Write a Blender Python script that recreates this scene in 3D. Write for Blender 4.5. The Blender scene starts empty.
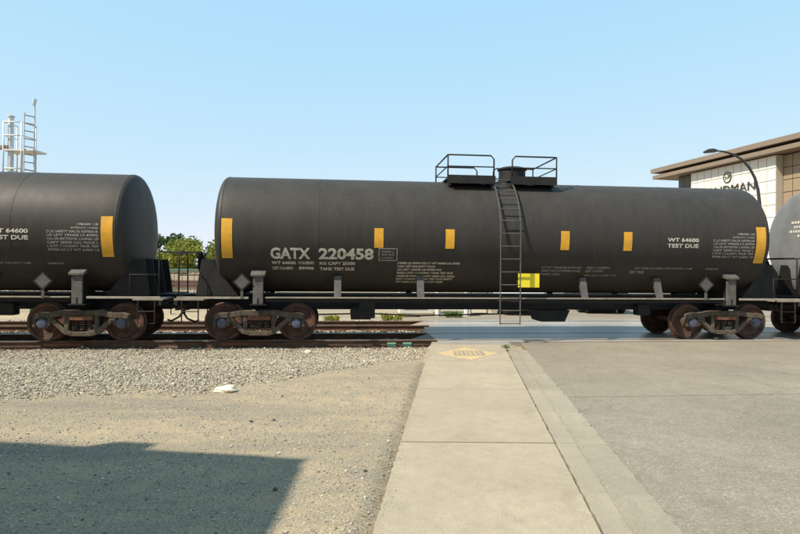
import bpy, bmesh, math, random
import numpy as np
from mathutils import Vector, Matrix
R = math.radians
random.seed(7); rng = np.random.default_rng(7)
S = bpy.context.scene; COL = S.collection

# ------------------------------------------------------------------ camera
cd = bpy.data.cameras.new('camera'); cam = bpy.data.objects.new('camera', cd); COL.objects.link(cam)
cam.location = (0, 0, 1.85); cam.rotation_euler = (R(90), -0.0087, 0)
cd.sensor_width = 36; cd.lens = 26.55; cd.clip_start = 0.05; cd.clip_end = 4000
S.camera = cam
# ------------------------------------------------------------------ sky and sun
SUN_EL = R(50); SX, SY = -0.85, -0.527            # horizontal direction towards the sun
w = bpy.data.worlds.new('World'); S.world = w; w.use_nodes = True
nt = w.node_tree; nt.nodes.clear()
sky = nt.nodes.new('ShaderNodeTexSky'); sky.sky_type = 'NISHITA'; sky.sun_disc = False
sky.sun_elevation = SUN_EL; sky.sun_rotation = math.atan2(SX, SY)
sky.altitude = 350; sky.air_density = 1.0; sky.dust_density = 0.5; sky.ozone_density = 1.2
bg = nt.nodes.new('ShaderNodeBackground'); bg.inputs[1].default_value = 0.13
wo = nt.nodes.new('ShaderNodeOutputWorld')
sp_ = nt.nodes.new('ShaderNodeSeparateColor'); cb_ = nt.nodes.new('ShaderNodeCombineColor')      # hazy summer air: evens the whole sky out
nt.links.new(sky.outputs[0], sp_.inputs[0])
for i_, (p_, m_) in enumerate(((0.43, 1.62), (0.17, 2.68), (0.03, 3.85))):
    pw = nt.nodes.new('ShaderNodeMath'); pw.operation = 'POWER'; pw.inputs[1].default_value = p_
    mu = nt.nodes.new('ShaderNodeMath'); mu.operation = 'MULTIPLY'; mu.inputs[1].default_value = m_
    nt.links.new(sp_.outputs[i_], pw.inputs[0]); nt.links.new(pw.outputs[0], mu.inputs[0]); nt.links.new(mu.outputs[0], cb_.inputs[i_])
nt.links.new(cb_.outputs[0], bg.inputs[0]); nt.links.new(bg.outputs[0], wo.inputs[0])
sd = bpy.data.lights.new('sun', 'SUN'); sd.energy = 4.4; sd.angle = R(0.53); sd.color = (1.0, 0.91, 0.76)
sun = bpy.data.objects.new('sun', sd); COL.objects.link(sun)
tos = Vector((SX * math.cos(SUN_EL), SY * math.cos(SUN_EL), math.sin(SUN_EL))).normalized()
sun.rotation_euler = tos.to_track_quat('Z', 'Y').to_euler(); sun.location = (-20, -12, 30)
S.view_settings.view_transform = 'Standard'; S.view_settings.look = 'None'
S.view_settings.exposure = 0.9; S.view_settings.gamma = 1
S.render.engine = 'CYCLES'

# ------------------------------------------------------------------ track frame
TH = math.atan(590 / 5723.0); CT, ST = math.cos(TH), math.sin(TH)
def tp(s, d, z=0.0):            # s along the rails, d away from the near wheels
    return Vector((s * CT - d * ST, 15.0 + s * ST + d * CT, z))
def sd_of(x, y):
    return x * CT + (y - 15) * ST, -x * ST + (y - 15) * CT
def walk_left(y): return -0.55 + 0.0927 * y           # edge between dirt and pavement
def kerb_x(y): return 0.985 + 0.1075 * y              # slab / kerb joint
WD = Vector((0.0945, 1.0, 0)).normalized()

# ------------------------------------------------------------------ materials
def newmat(name):
    m = bpy.data.materials.new(name); m.use_nodes = True
    n = m.node_tree.nodes; b = n['Principled BSDF']; return m, m.node_tree, b
def noise(t, scale, detail=6, rough=0.6, vec=None, dist=0.0):
    n = t.nodes.new('ShaderNodeTexNoise'); n.inputs['Scale'].default_value = scale
    n.inputs['Detail'].default_value = detail; n.inputs['Roughness'].default_value = rough
    n.inputs['Distortion'].default_value = dist
    if vec is not None: t.links.new(vec, n.inputs['Vector'])
    return n.outputs['Fac']
def ramp(t, fac, stops):
    r = t.nodes.new('ShaderNodeValToRGB'); e = r.color_ramp.elements
    while len(e) < len(stops): e.new(0.5)
    for i, (p, c) in enumerate(stops):
        e[i].position = p; e[i].color = (c[0], c[1], c[2], 1) if isinstance(c, tuple) else (c, c, c, 1)
    t.links.new(fac, r.inputs[0]); return r.outputs[0]
def mixc(t, fac, a, b, mode='MIX'):
    m = t.nodes.new('ShaderNodeMix'); m.data_type = 'RGBA'; m.blend_type = mode
    for sock, v in ((m.inputs[0], fac), (m.inputs[6], a), (m.inputs[7], b)):
        if isinstance(v, (int, float)): sock.default_value = v
        elif isinstance(v, tuple): sock.default_value = (v[0], v[1], v[2], 1)
        else: t.links.new(v, sock)
    return m.outputs[2]
def coords(t, kind='Object', scale=(1, 1, 1), rot=(0, 0, 0)):
    c = t.nodes.new('ShaderNodeTexCoord'); m = t.nodes.new('ShaderNodeMapping')
    m.inputs['Scale'].default_value = scale; m.inputs['Rotation'].default_value = rot
    t.links.new(c.outputs[kind], m.inputs[0]); return m.outputs[0]
def bump(t, b, h, strength=0.3, dist=0.02):
    n = t.nodes.new('ShaderNodeBump'); n.inputs['Strength'].default_value = strength
    n.inputs['Distance'].default_value = dist
    t.links.new(h, n.inputs['Height']); t.links.new(n.outputs[0], b.inputs['Normal'])
def simple(name, c, rough=0.6, var=0.25, scale=4, bmp=0.15, metal=0, c2=None, stretch=(1, 1, 1), spec=0.5, lo=0.35, hi=0.65):
    m, t, b = newmat(name)
    v = coords(t, 'Object', stretch)
    f = noise(t, scale, 8, 0.65, v)
    c2 = c2 or tuple(x * (1 - var) for x in c)
    t.links.new(ramp(t, f, [(lo, c2), (hi, c)]), b.inputs['Base Color'])
    b.inputs['Roughness'].default_value = rough; b.inputs['Metallic'].default_value = metal
    b.inputs['Specular IOR Level'].default_value = spec
    if bmp: bump(t, b, noise(t, scale * 6, 5, 0.6, v), bmp, 0.01)
    return m

def m_tank():
    m, t, b = newmat('black_tank_paint')
    v = coords(t, 'Object', (1.1, 1.1, 0.08)); f1 = noise(t, 2.2, 9, 0.7, v)
    v2 = coords(t, 'Object', (0.7, 0.7, 0.7)); f2 = noise(t, 0.8, 5, 0.55, v2)
    c = ramp(t, f1, [(0.30, (0.026, 0.0232, 0.0204)), (0.72, (0.041, 0.0367, 0.032))])
    c = mixc(t, ramp(t, f2, [(0.4, 0.0), (0.75, 0.35)]), c, (0.042, 0.036, 0.030))
    v3 = coords(t, 'Object', (6, 6, 0.16)); f3 = noise(t, 1.6, 4, 0.5, v3)
    c = mixc(t, ramp(t, f3, [(0.58, 0.0), (0.72, 0.35)]), c, (0.060, 0.048, 0.037))
    f4 = noise(t, 11, 5, 0.6, v2)
    c = mixc(t, ramp(t, f4, [(0.69, 0.0), (0.73, 0.6)]), c, (0.09, 0.050, 0.028))
    t.links.new(c, b.inputs['Base Color'])
    t.links.new(ramp(t, f1, [(0.3, 0.50), (0.7, 0.64)]), b.inputs['Roughness'])
    b.inputs['Specular IOR Level'].default_value = 0.22
    bump(t, b, noise(t, 0.9, 3, 0.5, v2), 0.06, 0.05); return m
def m_stone(name, cols, wet=0.8):
    m, t, b = newmat(name)
    a = t.nodes.new('ShaderNodeAttribute'); a.attribute_name = 'tint'
    n = len(cols); c = ramp(t, a.outputs['Fac'], [(i / (n - 1), cc) for i, cc in enumerate(cols)])
    f = noise(t, 60, 4, 0.6, coords(t, 'Object'))
    c = mixc(t, 1.0, c, ramp(t, f, [(0.3, 0.75), (0.7, 1.1)]), 'MULTIPLY')
    t.links.new(c, b.inputs['Base Color']); b.inputs['Roughness'].default_value = wet
    b.inputs['Specular IOR Level'].default_value = 0.3; return m
def m_dirt():
    m, t, b = newmat('dry_dirt')
    v = coords(t, 'Object'); vt = coords(t, 'Object', (0.25, 1.3, 1), (0, 0, -TH))
    big = noise(t, 0.55, 6, 0.6, vt); mid = noise(t, 3.5, 8, 0.7, v); fin = noise(t, 55, 6, 0.75, v); gr = noise(t, 95, 4, 0.8, v)
    c = ramp(t, big, [(0.36, (0.215, 0.180, 0.130)), (0.50, (0.33, 0.262, 0.168)), (0.66, (0.385, 0.302, 0.190))])
    c = mixc(t, ramp(t, mid, [(0.42, 0.0), (0.62, 0.6)]), c, (0.215, 0.195, 0.158))
    c = mixc(t, 1.0, c, ramp(t, fin, [(0.36, 0.48), (0.5, 1.0), (0.64, 1.28)]), 'MULTIPLY')
    c = mixc(t, ramp(t, gr, [(0.56, 0.0), (0.64, 0.75)]), c, (0.46, 0.43, 0.37))
    c = mixc(t, ramp(t, gr, [(0.36, 0.8), (0.44, 0.0)]), c, (0.10, 0.095, 0.085))
    t.links.new(c, b.inputs['Base Color']); b.inputs['Roughness'].default_value = 0.95
    b.inputs['Specular IOR Level'].default_value = 0.13
    h = mixc(t, 0.5, fin, mixc(t, 0.5, mid, gr)); bump(t, b, h, 0.75, 0.03); return m
def m_concrete(name, base=(0.312, 0.265, 0.194), seed=0.0, rough=0.9):
    m, t, b = newmat(name)
    v = coords(t, 'Object'); big = noise(t, 0.9 + seed, 6, 0.6, v); mid = noise(t, 7, 8, 0.7, v); fin = noise(t, 130, 5, 0.75, v)
    d = tuple(x * 0.90 for x in base); l = tuple(min(1, x * 1.05) for x in base)
    c = ramp(t, big, [(0.35, d), (0.65, l)])
    pit = noise(t, 75, 3, 0.8, v); c = mixc(t, ramp(t, pit, [(0.30, 0.75), (0.37, 0.0)]), c, tuple(x * 0.45 for x in base))
    c = mixc(t, 1.0, c, ramp(t, mid, [(0.3, 0.92), (0.7, 1.05)]), 'MULTIPLY')
    c = mixc(t, 1.0, c, ramp(t, fin, [(0.34, 0.62), (0.5, 1.0), (0.66, 1.16)]), 'MULTIPLY')
    st = noise(t, 2.3, 4, 0.5, coords(t, 'Object', (1, 0.6, 1)), 0.6)       # old stains
    c = mixc(t, ramp(t, st, [(0.60, 0.0), (0.70, 0.35)]), c, tuple(x * 0.66 for x in base))
    vd = t.nodes.new('ShaderNodeVectorMath'); vd.operation = 'ADD'
    nz = t.nodes.new('ShaderNodeTexNoise'); nz.inputs['Scale'].default_value = 1.6; nz.inputs['Detail'].default_value = 8; t.links.new(v, nz.inputs['Vector'])
    t.links.new(v, vd.inputs[0]); t.links.new(nz.outputs['Color'], vd.inputs[1])
    cv = t.nodes.new('ShaderNodeTexVoronoi'); cv.feature = 'DISTANCE_TO_EDGE'; cv.inputs['Scale'].default_value = 0.42; t.links.new(vd.outputs[0], cv.inputs['Vector'])
    c = mixc(t, ramp(t, cv.outputs['Distance'], [(0.0, 0.16), (0.003, 0.0)]), c, tuple(x * 0.4 for x in base))
    oi = t.nodes.new('ShaderNodeObjectInfo')
    c = mixc(t, 1.0, c, ramp(t, oi.outputs['Random'], [(0, 0.93), (1, 1.05)]), 'MULTIPLY')
    t.links.new(c, b.inputs['Base Color']); b.inputs['Roughness'].default_value = rough
    b.inputs['Specular IOR Level'].default_value = 0.2 if rough > .8 else 0.6
    bump(t, b, mixc(t, 0.5, fin, mid), 0.35 if rough > .8 else 0.06, 0.012); return m
def m_asphalt(name, base, agg):
    m, t, b = newmat(name)
    v = coords(t, 'Object')
    vo = t.nodes.new('ShaderNodeTexVoronoi'); vo.inputs['Scale'].default_value = 75; t.links.new(v, vo.inputs['Vector'])
    sep = t.nodes.new('ShaderNodeSeparateColor'); t.links.new(vo.outputs['Color'], sep.inputs[0])
    big = noise(t, 0.5, 7, 0.65, v); mid = noise(t, 5, 6, 0.7, v); fin = noise(t, 160, 4, 0.7, v)
    c = ramp(t, big, [(0.33, tuple(x * 0.84 for x in base)), (0.68, tuple(x * 1.1 for x in base))])
    c = mixc(t, 1.0, c, ramp(t, mid, [(0.3, 0.88), (0.7, 1.08)]), 'MULTIPLY')
    sp = ramp(t, sep.outputs[0], [(0.0, 0.66), (0.35, 0.88), (0.75, 1.05), (0.95, 1.25), (1.0, 1.7)])
    c = mixc(t, agg, c, mixc(t, 1.0, c, sp, 'MULTIPLY'))
    c = mixc(t, 1.0, c, ramp(t, fin, [(0.3, 0.75), (0.7, 1.12)]), 'MULTIPLY')
    vd = t.nodes.new('ShaderNodeVectorMath'); vd.operation = 'ADD'
    nz = t.nodes.new('ShaderNodeTexNoise'); nz.inputs['Scale'].default_value = 2.2; nz.inputs['Detail'].default_value = 7; t.links.new(v, nz.inputs['Vector'])
    t.links.new(v, vd.inputs[0]); t.links.new(nz.outputs['Color'], vd.inputs[1])
    cv = t.nodes.new('ShaderNodeTexVoronoi'); cv.feature = 'DISTANCE_TO_EDGE'; cv.inputs['Scale'].default_value = 0.33; t.links.new(vd.outputs[0], cv.inputs['Vector'])
    c = mixc(t, ramp(t, cv.outputs['Distance'], [(0.0, 0.38), (0.006, 0.0)]), c, tuple(x * 0.35 for x in base))
    oil = noise(t, 0.9, 5, 0.6, coords(t, 'Object', (1.0, 0.35, 1)))
    c = mixc(t, ramp(t, oil, [(0.56, 0.0), (0.70, 0.4)]), c, tuple(x * 0.62 for x in base))
    t.links.new(c, b.inputs['Base Color']); b.inputs['Roughness'].default_value = 0.82
    b.inputs['Specular IOR Level'].default_value = 0.3
    bump(t, b, mixc(t, 0.6, fin, vo.outputs['Distance']), 0.5 * agg, 0.01); return m
def m_leaf(name, a, bcol):
    m, t, b = newmat(name)
    at = t.nodes.new('ShaderNodeAttribute'); at.attribute_name = 'tint'
    t.links.new(ramp(t, at.outputs['Fac'], [(0, a), (1, bcol)]), b.inputs['Base Color'])
    b.inputs['Roughness'].default_value = 0.6; b.inputs['Specular IOR Level'].default_value = 0.25
    tr = t.nodes.new('ShaderNodeBsdfTranslucent'); t.links.new(ramp(t, at.outputs['Fac'], [(0, a), (1, bcol)]), tr.inputs[0])
    mx = t.nodes.new('ShaderNodeMixShader'); mx.inputs[0].default_value = 0.35
    out = t.nodes['Material Output']
    t.links.new(b.outputs[0], mx.inputs[1]); t.links.new(tr.outputs[0], mx.inputs[2]); t.links.new(mx.outputs[0], out.inputs[0])
    return m
M = dict(
    tank=m_tank(),
    black=simple('black_steel', (0.020, 0.019, 0.018), 0.65, 0.4, 3, 0.1, c2=(0.011, 0.010, 0.010), spec=0.25),
    dusty=simple('dusty_cast_steel', (0.115, 0.086, 0.058), 0.85, 0.5, 7, 0.4, c2=(0.038, 0.027, 0.019)),
    rust=simple('rusty_steel', (0.21, 0.082, 0.035), 0.85, 0.5, 9, 0.4, c2=(0.075, 0.036, 0.022)),
    wheel=simple('wheel_steel', (0.12, 0.048, 0.024), 0.75, 0.5, 5, 0.3, c2=(0.022, 0.015, 0.012)),
    tread=simple('polished_tread', (0.35, 0.33, 0.31), 0.3, 0.2, 5, 0.0, metal=0.9),
    bearing=simple('bearing_cap_blue_grey', (0.085, 0.095, 0.14), 0.5, 0.4, 8, 0.1),
    railw=simple('rusty_rail', (0.135, 0.070, 0.038), 0.9, 0.4, 6, 0.4, c2=(0.050, 0.028, 0.018), stretch=(0.3, 1, 1)),
    railtop=simple('shiny_rail_head', (0.40, 0.37, 0.34), 0.32, 0.2, 4, 0.0, metal=0.8),
    tie=simple('creosote_timber', (0.12, 0.095, 0.070), 0.9, 0.4, 6, 0.4, stretch=(5, 0.5, 1)),
    yellow=simple('amber_reflective_sheet', (0.66, 0.33, 0.018), 0.5, 0.15, 5, 0.05, c2=(0.50, 0.25, 0.022)),
    lemon=simple('yellow_panel', (0.75, 0.60, 0.015), 0.5, 0.1, 6, 0.0),
    cream=simple('cream_stencil_paint', (0.58, 0.54, 0.45), 0.7, 0.35, 14, 0.0, c2=(0.34, 0.31, 0.255)),
    greyst=simple('faded_stencil_paint', (0.33, 0.31, 0.27), 0.75, 0.35, 14, 0.0, c2=(0.12, 0.112, 0.10)),
    sillsunlit=simple('sunlit_walk_rail', (0.30, 0.265, 0.21), 0.7, 0.4, 5, 0.1),  # light tan stands for sunlight on top of the sill flange
    brk=simple('worn_bracket_paint', (0.105, 0.094, 0.081), 0.7, 0.5, 6, 0.2, c2=(0.05, 0.047, 0.043)),
    brkdark=simple('dusty_black_bracket', (0.085, 0.078, 0.070), 0.7, 0.4, 6, 0.2),
    dirt=m_dirt(),
    concrete=m_concrete('sidewalk_concrete'),
    kerbc=m_concrete('kerb_concrete', (0.268, 0.235, 0.178), 0.4),
    panelc=m_concrete('crossing_concrete', (0.27, 0.24, 0.195), 0.2, 0.42),
    asphalt=m_asphalt('bleached_asphalt', (0.225, 0.196, 0.152), 0.75),
    cross=m_concrete('worn_crossing_asphalt', (0.23, 0.21, 0.18), 0.1, 0.5),
    asphalt2=m_asphalt('smooth_asphalt_patch', (0.228, 0.195, 0.148), 0.5),
    ballast=m_stone('ballast_stone', [(0.085, 0.078, 0.068), (0.22, 0.195, 0.155), (0.33, 0.285, 0.215), (0.40, 0.35, 0.265), (0.56, 0.50, 0.40)]),
    pebble=m_stone('dirt_pebble', [(0.085, 0.082, 0.08), (0.21, 0.19, 0.16), (0.32, 0.285, 0.225), (0.40, 0.36, 0.29), (0.60, 0.56, 0.48)]),
    rock=m_stone('pale_rock', [(0.62, 0.54, 0.40), (0.70, 0.62, 0.48)]),
    darkrock=m_stone('dark_rock', [(0.06, 0.058, 0.056), (0.09, 0.085, 0.08)]),
    roadyellow=simple('worn_yellow_marking', (0.47, 0.33, 0.13), 0.85, 0.3, 14, 0.1, c2=(0.32, 0.265, 0.18)),
    roadgrey=simple('worn_grey_marking', (0.255, 0.215, 0.16), 0.85, 0.3, 26, 0.1),
    greenpaint=simple('green_spray_paint', (0.22, 0.42, 0.26), 0.8, 0.35, 20, 0.1),
    weed=m_leaf('weed_leaf', (0.075, 0.13, 0.03), (0.16, 0.20, 0.06)),
    leafy=m_leaf('yellow_green_leaf', (0.13, 0.155, 0.022), (0.30, 0.29, 0.045)),
    leafd=m_leaf('dark_green_leaf', (0.025, 0.060, 0.018), (0.07, 0.115, 0.03)),
    bark=simple('bark', (0.13, 0.10, 0.07), 0.9, 0.4, 8, 0.5),
    fasc=simple('tan_fascia', (0.185, 0.143, 0.106), 0.65, 0.12, 1.5, 0.0),
    dark=simple('dark_recess', (0.035, 0.033, 0.032), 0.7, 0.2, 2, 0.0),
    whitep=simple('white_cladding', (0.60, 0.58, 0.53), 0.5, 0.05, 0.8, 0.0),
    whiteret=simple('grey_white_trim', (0.40, 0.35, 0.29), 0.6, 0.06, 1, 0.0),
    brownp=simple('brown_cladding', (0.25, 0.19, 0.125), 0.6, 0.12, 0.9, 0.0),
    shadep=simple('shaded_cladding', (0.11, 0.105, 0.10), 0.6, 0.12, 0.9, 0.0),  # shade under the eaves put into the panel colour
    sign=simple('charcoal_sign_letters', (0.035, 0.035, 0.038), 0.5, 0.1, 2, 0.0),
    glass=simple('dark_glass', (0.02, 0.028, 0.035), 0.08, 0.2, 1, 0.0, spec=0.7),
    pole=simple('dark_lamp_paint', (0.028, 0.027, 0.027), 0.5, 0.2, 3, 0.0),
    lens=simple('lamp_lens', (0.55, 0.53, 0.48), 0.3, 0.1, 3, 0.0),
    galv=simple('galvanized_steel', (0.62, 0.62, 0.60), 0.45, 0.2, 5, 0.0, metal=0.15),
    galvd=simple('weathered_grating', (0.25, 0.20, 0.155), 0.7, 0.3, 6, 0.1),
    beige=simple('beige_panel', (0.46, 0.37, 0.27), 0.8, 0.15, 1.5, 0.1),
    maroon=simple('maroon_rail', (0.12, 0.045, 0.035), 0.7, 0.2, 3, 0.1),
    teal=simple('green_cap', (0.10, 0.22, 0.17), 0.7, 0.2, 3, 0.0),
    red=simple('red_paint', (0.55, 0.03, 0.04), 0.45, 0.2, 6, 0.0),
    carp=simple('white_car_paint', (0.75, 0.75, 0.74), 0.25, 0.04, 2, 0.0),
    tyre=simple('tyre_rubber', (0.025, 0.025, 0.025), 0.85, 0.2, 6, 0.1),
    rubber=simple('black_hose', (0.02, 0.02, 0.02), 0.7, 0.2, 6, 0.0),
    stucco=simple('beige_stucco', (0.45, 0.39, 0.30), 0.9, 0.12, 2, 0.2),
)

# ------------------------------------------------------------------ mesh helpers
class MB:
    def __init__(s): s.v = []; s.f = []
    def add(s, vs, fs):
        o = len(s.v); s.v += [tuple(p) for p in vs]; s.f += [tuple(i + o for i in q) for q in fs]; return s
    def box(s, x0, x1, y0, y1, z0, z1):
        return s.add([(x0, y0, z0), (x1, y0, z0), (x1, y1, z0), (x0, y1, z0), (x0, y0, z1), (x1, y0, z1), (x1, y1, z1), (x0, y1, z1)],
                     [(0, 3, 2, 1), (4, 5, 6, 7), (0, 1, 5, 4), (1, 2, 6, 5), (2, 3, 7, 6), (3, 0, 4, 7)])
    def prism(s, pts, z0, z1):                      # ccw polygon in xy
        n = len(pts)
        return s.add([(p[0], p[1], z0) for p in pts] + [(p[0], p[1], z1) for p in pts],
                     [tuple(range(n))[::-1], tuple(range(n, 2 * n))] + [(i, (i + 1) % n, n + (i + 1) % n, n + i) for i in range(n)])
    def prismY(s, pts, y0, y1):                     # ccw (seen from -y) polygon in xz
        n = len(pts)
        return s.add([(p[0], y0, p[1]) for p in pts] + [(p[0], y1, p[1]) for p in pts],
                     [tuple(range(n)), tuple(range(n, 2 * n))[::-1]] + [((i + 1) % n, i, n + i, n + (i + 1) % n) for i in range(n)])
    def prismX(s, pts, x0, x1):                     # ccw (seen from +x) polygon in yz
        n = len(pts)
        return s.add([(x0, p[0], p[1]) for p in pts] + [(x1, p[0], p[1]) for p in pts],
                     [tuple(range(n))[::-1], tuple(range(n, 2 * n))] + [(i, (i + 1) % n, n + (i + 1) % n, n + i) for i in range(n)])
    def tube(s, pts, r, n=8, r1=None):
        pts = [Vector(p) for p in pts]; m = len(pts); rings = []
        up = None
        for i, p in enumerate(pts):
            d = (pts[min(i + 1, m - 1)] - pts[max(i - 1, 0)]).normalized()
            if up is None: up = Vector((0, 0, 1)) if abs(d.z) < 0.9 else Vector((1, 0, 0))
            a = d.cross(up).normalized(); b = a.cross(d).normalized(); up = b
            rr = r if r1 is None else r + (r1 - r) * i / (m - 1)
            rings.append([p + (a * math.cos(2 * math.pi * k / n) + b * math.sin(2 * math.pi * k / n)) * rr for k in range(n)])
        vs = [q for g in rings for q in g]
        fs = [(i * n + k, (i + 1) * n + k, (i + 1) * n + (k + 1) % n, i * n + (k + 1) % n) for i in range(m - 1) for k in range(n)]
        fs += [tuple(range(n)), tuple(range((m - 1) * n, m * n))[::-1]]
        return s.add(vs, fs)
    def lathe(s, prof, o=(0, 0, 0), axis='z', n=24):  # prof: list of (radius, along)
        vs = []; fs = []
        for (r, h) in prof:
            for k in range(n):
                a = 2 * math.pi * k / n; c, q = r * math.cos(a), r * math.sin(a)
                p = (c, q, h) if axis == 'z' else ((h, c, q) if axis == 'x' else (q, h, c))
                vs.append((p[0] + o[0], p[1] + o[1], p[2] + o[2]))
        for i in range(len(prof) - 1):
            for k in range(n):
                fs.append((i * n + k, i * n + (k + 1) % n, (i + 1) * n + (k + 1) % n, (i + 1) * n + k))
        fs += [tuple(range(n))[::-1], tuple(range((len(prof) - 1) * n, len(prof) * n))]
        return s.add(vs, fs)
    def ribbon(s, pts, th, y0, y1):                 # polyline in xz of thickness th, extruded in y
        P = [Vector((p[0], p[1])) for p in pts]; L = []; Rr = []
        for i, p in enumerate(P):
            d = (P[min(i + 1, len(P) - 1)] - P[max(i - 1, 0)]).normalized(); nrm = Vector((-d.y, d.x)) * th / 2
            L.append(p + nrm); Rr.append(p - nrm)
        for i in range(len(P) - 1):
            s.prismY([Rr[i], Rr[i + 1], L[i + 1], L[i]], y0, y1)
        return s
    def mesh(s, name):
        me = bpy.data.meshes.new(name); me.from_pydata(s.v, [], s.f); me.update(); return me
def link(name, me, mat=None, parent=None, loc=None, smooth=False, bevel=0):
    o = bpy.data.objects.new(name, me); COL.objects.link(o)
    if mat is not None and me is not None:
        if not me.materials: me.materials.append(M[mat])
    if parent is not None: o.parent = parent
    if loc is not None: o.location = loc
    if smooth:
        for p in me.polygons: p.use_smooth = True
    if bevel:
        b = o.modifiers.new('bevel', 'BEVEL'); b.width = bevel; b.segments = 2; b.limit_method = 'ANGLE'
    return o
def fixn(me):
    bm = bmesh.new(); bm.from_mesh(me); bmesh.ops.recalc_face_normals(bm, faces=bm.faces); bm.to_mesh(me); bm.free()
def build(mb, name, mat, parent=None, loc=None, smooth=False, bevel=0, ang=None):
    me = mb.mesh(name); fixn(me)
    if ang: me.set_sharp_from_angle(angle=R(ang)); smooth = True
    o = link(name, me, mat, parent, loc, False, bevel)
    if smooth: me.polygons.foreach_set('use_smooth', [True] * len(me.polygons))
    if ang: me.set_sharp_from_angle(angle=R(ang))
    return o
def tag(o, label=None, cat=None, group=None, kind=None):
    for k, v in (('label', label), ('category', cat), ('group', group), ('kind', kind)):
        if v: o[k] = v
    return o
def empty(name, loc=(0, 0, 0), rz=0.0, parent=None):
    o = bpy.data.objects.new(name, None); COL.objects.link(o); o.location = loc; o.rotation_euler = (0, 0, rz)
    o.empty_display_size = 0.3
    if parent: o.parent = parent
    return o
def copy_tree(o, parent=None):
    c = o.copy(); COL.objects.link(c); c.parent = parent
    for ch in list(o.children): copy_tree(ch, c)
    return c
def fast(name, V, F, mat, tint=None, smooth=False, parent=None):
    V = np.asarray(V, dtype=np.float32); F = np.asarray(F, dtype=np.int32); k = F.shape[1]
    me = bpy.data.meshes.new(name); me.vertices.add(len(V)); me.vertices.foreach_set('co', V.ravel())
    me.loops.add(F.size); me.loops.foreach_set('vertex_index', F.ravel())
    me.polygons.add(len(F)); me.polygons.foreach_set('loop_start', np.arange(0, F.size, k, dtype=np.int32))
    me.polygons.foreach_set('loop_total', np.full(len(F), k, dtype=np.int32))
    if tint is not None:
        a = me.attributes.new('tint', 'FLOAT', 'POINT'); a.data.foreach_set('value', np.asarray(tint, dtype=np.float32))
    me.update(calc_edges=True)
    me.polygons.foreach_set('use_smooth', np.full(len(F), smooth))
    return link(name, me, mat, parent)
g_ = (1 + 5 ** 0.5) / 2
ICO_V = np.array([(-1, g_, 0), (1, g_, 0), (-1, -g_, 0), (1, -g_, 0), (0, -1, g_), (0, 1, g_), (0, -1, -g_), (0, 1, -g_), (g_, 0, -1), (g_, 0, 1), (-g_, 0, -1), (-g_, 0, 1)]) / 1.902
ICO_F = np.array([(0, 11, 5), (0, 5, 1), (0, 1, 7), (0, 7, 10), (0, 10, 11), (1, 5, 9), (5, 11, 4), (11, 10, 2), (10, 7, 6), (7, 1, 8), (3, 9, 4), (3, 4, 2), (3, 2, 6), (3, 6, 8), (3, 8, 9), (4, 9, 5), (2, 4, 11), (6, 2, 10), (8, 6, 7), (9, 8, 1)])
OCT_V = np.array([(1, 0, 0), (-1, 0, 0), (0, 1, 0), (0, -1, 0), (0, 0, 1), (0, 0, -1)], float)
OCT_F = np.array([(0, 2, 4), (2, 1, 4), (1, 3, 4), (3, 0, 4), (2, 0, 5), (1, 2, 5), (3, 1, 5), (0, 3, 5)])
def rotmats(n):
    q = rng.normal(size=(n, 4)); q /= np.linalg.norm(q, axis=1)[:, None]; a, b, c, d = q.T
    return np.stack([np.stack([1 - 2 * (c * c + d * d), 2 * (b * c - a * d), 2 * (b * d + a * c)], 1),
                     np.stack([2 * (b * c + a * d), 1 - 2 * (b * b + d * d), 2 * (c * d - a * b)], 1),
                     np.stack([2 * (b * d - a * c), 2 * (c * d + a * b), 1 - 2 * (b * b + c * c)], 1)], 1)
def stones(name, P, size, mat, oct=False, parent=None, flat=0.75, tint=None):
    n = len(P); bv, bf = (OCT_V, OCT_F) if oct else (ICO_V, ICO_F)
    sc = size[:, None] * rng.uniform(0.65, 1.25, (n, 3))
    V = bv[None] * rng.uniform(0.72, 1.18, (n, len(bv), 1)) * sc[:, None, :]
    V = np.einsum('nij,nkj->nki', rotmats(n), V); V[:, :, 2] *= flat
    V += P[:, None, :]
    F = bf[None] + (np.arange(n) * len(bv))[:, None, None]
    t = rng.beta(2.2, 2.0, n) if tint is None else tint
    return fast(name, V.reshape(-1, 3), F.reshape(-1, 3), mat, np.repeat(t, len(bv)), False, parent)

# ================================================================== SETTING
def smooth01(a, b, x):
    t = np.clip((x - a) / (b - a), 0, 1); return t * t * (3 - 2 * t)
def wob(x, y, k):
    return np.sin(x * 1.7 * k + 1.3) * np.cos(y * 1.3 * k + .4) * .5 + np.sin(x * 3.1 * k - y * 2.3 * k + 2.) * .3 + np.cos(y * 4.9 * k + x * .9 * k) * .2
def ground_z(x, y):
    s = x * CT + (y - 15) * ST; d = -x * ST + (y - 15) * CT
    left = 1 - smooth01(-0.12, 0.02, x - (-0.55 + 0.0927 * y))       # 1 on the dirt side of the pavement
    low = smooth01(-4.2, -1.2, d) * (1 - smooth01(6.8, 8.5, d))
    zl = -0.015 - 0.185 * low + 0.012 * wob(x, y, 1.0) + 0.006 * wob(x + 5, y, 3.2)
    return zl * left + (-0.09) * (1 - left)
def axis_pts(lo, hi, step, far):
    a = list(np.arange(lo, hi + 1e-6, step)); st = step; x = hi
    while x < far: st *= 1.35; x += st; a.append(x)
    st = step; x = lo; b = []
    while x > -far: st *= 1.35; x -= st; b.append(x)
    return np.array(b[::-1] + a)
gx = axis_pts(-13, 5, 0.09, 1500); gy = axis_pts(-4, 24, 0.09, 1500)
XX, YY = np.meshgrid(gx, gy); ZZ = ground_z(XX, YY)
nx, ny = len(gx), len(gy); idx = np.arange(nx * ny).reshape(ny, nx)
F = np.stack([idx[:-1, :-1].ravel(), idx[:-1, 1:].ravel(), idx[1:, 1:].ravel(), idx[1:, :-1].ravel()], 1)
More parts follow.
